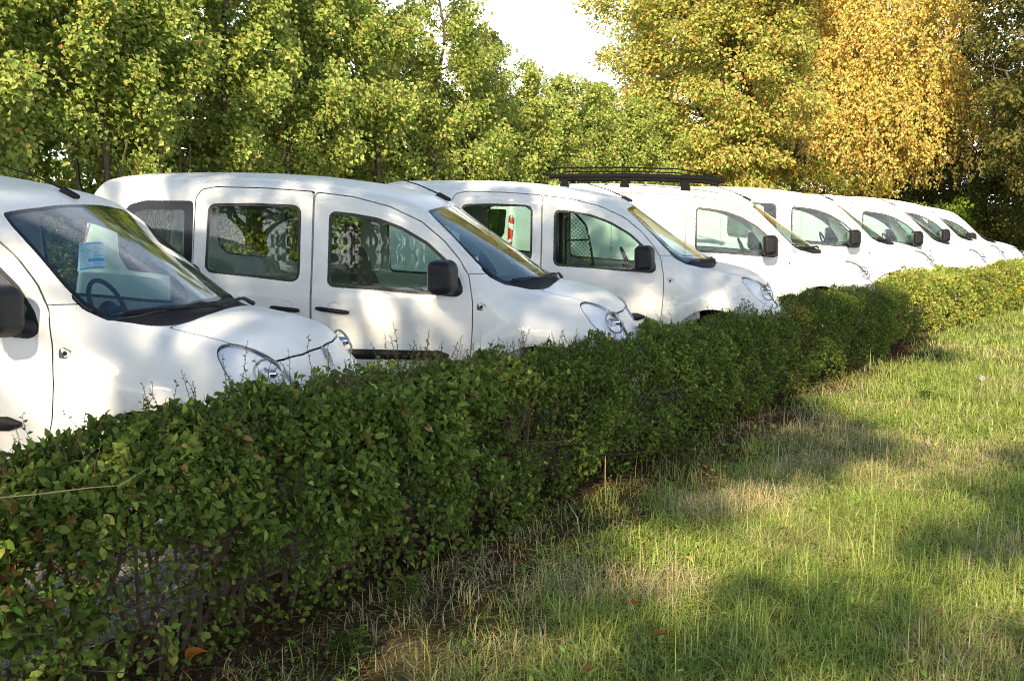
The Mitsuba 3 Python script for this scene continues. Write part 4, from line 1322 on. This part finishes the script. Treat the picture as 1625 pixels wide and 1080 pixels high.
tag('thatch', 'flattened dry straw lying between the grass blades', 'dry grass', kind='stuff')
n = 15000
d = np.sqrt(r.uniform(2.2**2, 9**2, n)); a = YAW+r.uniform(-.5, .55, n)
P = np.column_stack([EYE[0]+d*np.sin(a), EYE[1]+d*np.cos(a), 0*d])
s_, w_ = sw(P)
pc = meshkit.fbm(np.column_stack([P[:, :2]*1.5, 0*P[:, :1]+9]), 4, seed=15)
k = (w_ > .1) & (r.random(n) < np.clip((pc-.38)*4, .08, 1))
P = P[k]; n = len(P); P[:, 2] = ground_z(P)+r.uniform(.005, .05, n)
scene['thatch__straws'] = leafply(leaves(P, np.column_stack([r.normal(0, 1, (n, 2)), r.normal(.1, .25, n)]), np.column_stack([r.normal(0, .3, (n, 2)), np.ones(n)]), r.uniform(.06, .16, n), .0035, pick(n, [(.46, .38, .20), (.36, .28, .14), (.28, .20, .10)], [.4, .35, .25], .2, r), 4), 'grass_blade')
labels['thatch__straws'] = {'kind': 'stuff'}

tag('clover', 'low broad-leaved weeds and clover scattered through the grass', 'ground cover', kind='stuff')
n = 16000
d = np.sqrt(r.uniform(2.4**2, 11**2, n)); a = YAW+r.uniform(-.45, .55, n)
P = np.column_stack([EYE[0]+d*np.sin(a), EYE[1]+d*np.cos(a), 0*d])
s_, w_ = sw(P)
pn = meshkit.fbm(np.column_stack([P[:, :2]*1.8, 0*P[:, :1]+31]), 3, seed=25)
k = (w_-np.where(s_ > 6.3, W2(s_), W1(s_)) > .12) & (r.random(n) < np.clip((pn-.48)*7, .04, 1))
P = P[k]; n = len(P); P[:, 2] = ground_z(P)+r.uniform(.02, .075, n)
scene['clover__leaves'] = leafply(leaves(P, np.column_stack([r.normal(0, 1, (n, 2)), r.normal(.2, .3, n)]), np.column_stack([r.normal(0, .35, (n, 2)), np.ones(n)]), r.uniform(.018, .042, n), r.uniform(.012, .022, n), pick(n, [(.22, .33, .08), (.28, .40, .10), (.17, .26, .06)], [.4, .35, .25], .2, r), 5), 'leaf')
labels['clover__leaves'] = {'kind': 'stuff'}

# dead leaves and straw along the foot of the hedge
tag('leaf_litter', 'brown dead leaves and straw strewn along the foot of the hedge', 'leaf litter', kind='stuff')
n = 20000
s_ = r.uniform(-7.5, 6.2, n); w_ = r.gamma(2., .19, n)*np.interp(s_, [-8, -3, 1, 7], [1.9, 1.6, 1., .7])-.30
P = at(s_, w_, 0.); P[:, 2] = ground_z(P)+.006+.012*r.random(n)
L = r.uniform(.012, .042, n)
straw = r.random(n) < .5
A = np.column_stack([r.normal(0, 1, (n, 2)), r.normal(0, .12, n)])
scene['leaf_litter__flakes'] = leafply(leaves(P, A, np.column_stack([r.normal(0, .35, (n, 2)), np.ones(n)]), np.where(straw, L*2.2, L), np.where(straw, .004, L*.6), np.where(straw[:, None], pick(n, [(.30, .23, .12), (.22, .16, .085)], [.5, .5], .2, r), pick(n, [(.16, .075, .03), (.22, .11, .04), (.10, .06, .03), (.30, .17, .07)], [.3, .3, .3, .1], .25, r)), 4))
labels['leaf_litter__flakes'] = {'kind': 'stuff'}

# pebbles at the edge of the car park, seen through the foot of the hedge
tag('gravel_stones', 'loose pale gravel stones at the edge of the car park', 'gravel', kind='stuff')
n = 2600
s_ = r.uniform(-8.2, -.5, n); w_ = r.uniform(-2.2, -.30, n)
P = at(s_, w_, 0.); P[:, 2] = ground_z(P)
ico = trimesh.creation.icosahedron(); iv, jf = np.array(ico.vertices), np.array(ico.faces)
R = r.uniform(.007, .021, n)
V = (iv[None]*(R[:, None]*r.uniform(.65, 1.2, (n, 3)))[:, None]*(1+r.normal(0, .12, (n, 12, 1)))+P[:, None]+[0, 0, .005]).reshape(-1, 3)
F = (jf[None]+(np.arange(n)*12)[:, None, None]).reshape(-1, 3)
scene['gravel_stones__stones'] = rawply(V, F, 'grass_blade', C=np.repeat(pick(n, [(.30, .27, .22), (.42, .39, .34), (.20, .18, .15)], [.4, .35, .25], .15, r), 12, 0))
labels['gravel_stones__stones'] = {'kind': 'stuff'}


# ------------------------------------------------------------------ single plants and leaves on the lawn
def big_leaf(L, Wd, curl, col, seed, pts=7):
    rr = np.random.default_rng(seed)
    t = np.linspace(0, 1, pts)
    wd = np.sin(np.pi*np.clip(t, 0, 1)**.8)**.8*Wd*.5; wd[0] = .03*Wd; wd[-1] = 0
    zc = curl*L*(t-t*t)*1.2-.2*abs(curl)*L*t
    e = curl*Wd*.5*(wd/max(wd.max(), 1e-6))
    V = np.vstack([np.column_stack([t*L, wd*(1+rr.normal(0, .05, pts)), zc+e]), np.column_stack([t*L, 0*t, zc]), np.column_stack([t*L, -wd*(1+rr.normal(0, .05, pts)), zc+e*rr.uniform(.6, 1.2)])])
    F = []
    for a in (0, pts):
        for q in range(pts-1):
            F += [[a+q, a+q+pts, a+q+pts+1], [a+q, a+q+pts+1, a+q+1]]
    return V, np.array(F), np.tile(col, (len(V), 1))*np.exp(rr.normal(0, .12, (len(V), 1)))


def put_leaf(key, label, s_, w_, L, Wd, curl, col, yaw, tilt, seed, dz=.05):
    V, F, C = big_leaf(L, Wd, curl, col, seed)
    p = at(s_, w_, 0.); p[2] = ground_z(p[None])[0]+dz
    tag(key, label, 'fallen leaf')
    W_ = T().translate(p.tolist()).rotate([0, 0, 1], yaw).rotate([0, 1, 0], tilt)
    scene[key] = rawply(V, F, 'leaf', C=C, to_world=W_)


put_leaf('fallen_leaf', 'curled orange dead leaf at the bottom edge, at the foot of the hedge', -5.02, .02, .085, .06, .9, (.50, .20, .04), 40, -35, 1, .05)
put_leaf('fallen_leaf_001', 'upright pale yellow leaf left of the curled orange one', -5.02, -.06, .09, .035, .3, (.44, .36, .10), 120, -70, 2, .03)
put_leaf('fallen_leaf_002', 'broad yellow-green leaf lying at the bottom left, below the hedge', -5.27, -.20, .11, .055, .4, (.30, .31, .08), 10, -10, 3, .07)
put_leaf('fallen_leaf_003', 'rust-brown leaf in the grass right of the orange leaf', -3.62, 1.13, .05, .035, .5, (.34, .13, .04), 70, -10, 4, .05)
put_leaf('fallen_leaf_004', 'red-brown leaf lying among dry stalks at the bottom', -3.89, 1.35, .05, .04, .5, (.36, .13, .04), 10, -10, 5, .06)


rl = np.random.default_rng(91)
for k in range(26):
    ss, ww = rl.uniform(-4.9, 1.5), rl.uniform(.35, 2.4)
    c = np.array([(.32, .18, .08), (.26, .15, .08), (.42, .28, .10), (.50, .42, .15)][k % 4])
    key = numbered('fallen_leaf')
    put_leaf(key, 'small brown or yellow autumn leaf caught in the grass', ss, ww, rl.uniform(.035, .06), rl.uniform(.025, .04), rl.uniform(.2, .7), c, rl.uniform(0, 360), rl.uniform(-30, 10), 900+k, rl.uniform(.03, .07))
    labels[key]['group'] = 'small autumn leaves scattered in the grass'


def weed(name, label, cat, s_, w_, h, nst, lsize, cols, seed, flower=None):
    rr = np.random.default_rng(seed)
    key = numbered(name)
    tag(key, label, cat)
    p0 = at(s_, w_, 0.); p0[2] = ground_z(p0[None])[0]
    wood, lf, fl = [], [], []
    for k in range(nst):
        az = rr.uniform(0, 6.3); hh = h*rr.uniform(.6, 1.1)
        b = p0+[.04*math.cos(az), .04*math.sin(az), 0]; e = p0+[hh*.38*math.cos(az), hh*.38*math.sin(az), hh]
        c = limb_curve(b, e, .03, 6, .008, rr)
        wood.append(tube(c, np.linspace(.003, .0012, 6), 4))
        n = 12
        t = np.linspace(.15, 1, n)
        p = np.stack([np.interp(t, np.linspace(0, 1, 6), c[:, q]) for q in range(3)], 1)
        a2 = np.arange(n)*2.4+k
        ax = np.stack([np.cos(a2), np.sin(a2), .25+0*a2], 1)+rr.normal(0, .15, (n, 3))
        L = lsize*rr.uniform(.6, 1.15, n)*(1.2-.5*t)
        lf.append(leaves(p, ax, np.array([0, 0, 1.])+rr.normal(0, .25, (n, 3)), L, L*.5, pick(n, cols, np.ones(len(cols)), .15, rr), 4))
        if flower is not None:
            m = 40
            q = e+rr.normal(0, .03, (m, 3))
            fl.append(leaves(q, rr.normal(0, 1, (m, 3)), rr.normal(0, .4, (m, 3))+[0, -.6, .7], .035, .03, pick(m, [flower], [1], .1, rr), 2))
    v, f, _ = joinm(wood)
    scene[key+'__stem'] = rawply(v, f, 'twig')
    scene[key+'__leaves'] = leafply(joinm(lf))
    if fl:
        scene[key+'__flowers'] = leafply(joinm(fl)); labels[key+'__flowers'] = {'kind': 'stuff'}


WG = [(.11, .17, .028), (.15, .21, .035), (.085, .14, .022)]
weed('weed', 'bright green leafy weed at the foot of the hedge, near the middle of the picture', 'weed', -1.1, .27, .30, 8, .075, WG, 81)
weed('weed', 'low green weed in the dead leaves beneath the middle of the hedge', 'weed', -4.1, .30, .16, 7, .05, WG, 82)
weed('weed', 'yellow-green weed pressed against the front of the hedge in its middle stretch', 'weed', 1.9, .17, .38, 6, .06, [(.22, .24, .04), (.17, .2, .035)], 83)
weed('weed', 'clump of bright clover-like leaves in the lawn near the end of the dark hedge', 'weed', 2.3, 1.15, .09, 12, .05, [(.22, .33, .08), (.28, .40, .10)], 84)
weed('goldenrod', 'yellow-flowered plant in front of the sunlit far hedge', 'flower', 10.3, .98, .38, 6, .05, WG, 85, (.65, .52, .03))
weed('weed', 'dark green weed in shade below the near end of the hedge', 'weed', -4.6, .42, .14, 8, .05, [(.07, .11, .02), (.09, .14, .03)], 86)


def stalk(name, label, pts, rad, m='straw', cat='stalk'):
    key = numbered(name)
    tag(key, label, cat)
    c = np.array(pts)
    t = np.linspace(0, 1, len(c)); tt = np.linspace(0, 1, 9)
    c = np.stack([np.interp(tt, t, c[:, k]) for k in range(3)], 1)
    v, f = tube(c, np.linspace(rad, rad*.45, 9), 5)
    scene[key] = rawply(v, f, m)


stalk('dry_stalk', 'thin straw stalk standing upright before the hedge, left of the slanting stick', [at(-3.28, .06, -.1), at(-3.27, .06, .0), at(-3.26, .05, .10)], .0025)
stalk('dry_stalk', 'pair-forming dry stalk leaning before the darkest part of the hedge', [at(-3.42, .08, -.1), at(-3.46, .07, .04), at(-3.52, .06, .13)], .0025)
stalk('stick', 'pale stick slanting out of the hedge down to the grass', [at(-1.85, .10, .12), at(-2.05, .20, .02), at(-2.22, .29, -.06)], .004, cat='stick')
key = 'dandelion_clock'
tag(key, 'single white dandelion seed head in the lawn', 'flower')
p = at(2.55, 1.55, 0.); p[2] = ground_z(p[None])[0]
v, f = tube([p, p+[.01, 0, .10], p+[.015, .005, .19]], .002, 5)
scene[key+'__stem'] = rawply(v, f, 'straw')
n = 140
d = unit(r.normal(0, 1, (n, 3)))
scene[key+'__seed_head'] = leafply(leaves(p+[.015, .005, .19]+d*.004, d, r.normal(0, 1, (n, 3)), .022, .006, np.full((n, 3), .7), 2))
for k in range(26):
    key = numbered('daisy')
    tag(key, 'small white daisy in the patch of white flowers at the right of the lawn', 'flower', 'daisies in the white patch')
    q = at(6.0+r.normal(0, .3), 2.55+r.normal(0, .28), 0.); q[2] = ground_z(q[None])[0]+r.uniform(.08, .13)
    az = np.arange(9)*2*np.pi/9
    d = np.stack([np.cos(az), np.sin(az), .15+0*az], 1)
    scene[key] = leafply(joinm([leaves(np.repeat(q[None], 9, 0), d, np.tile([0, 0, 1.], (9, 1)), .024, .016, np.full((9, 3), .75), 2), leaves(np.array([q]), np.array([[0, 0, -1.]]), np.array([[0, 1., 0]]), .12, .003, np.array([[.1, .15, .03]]), 2)]))
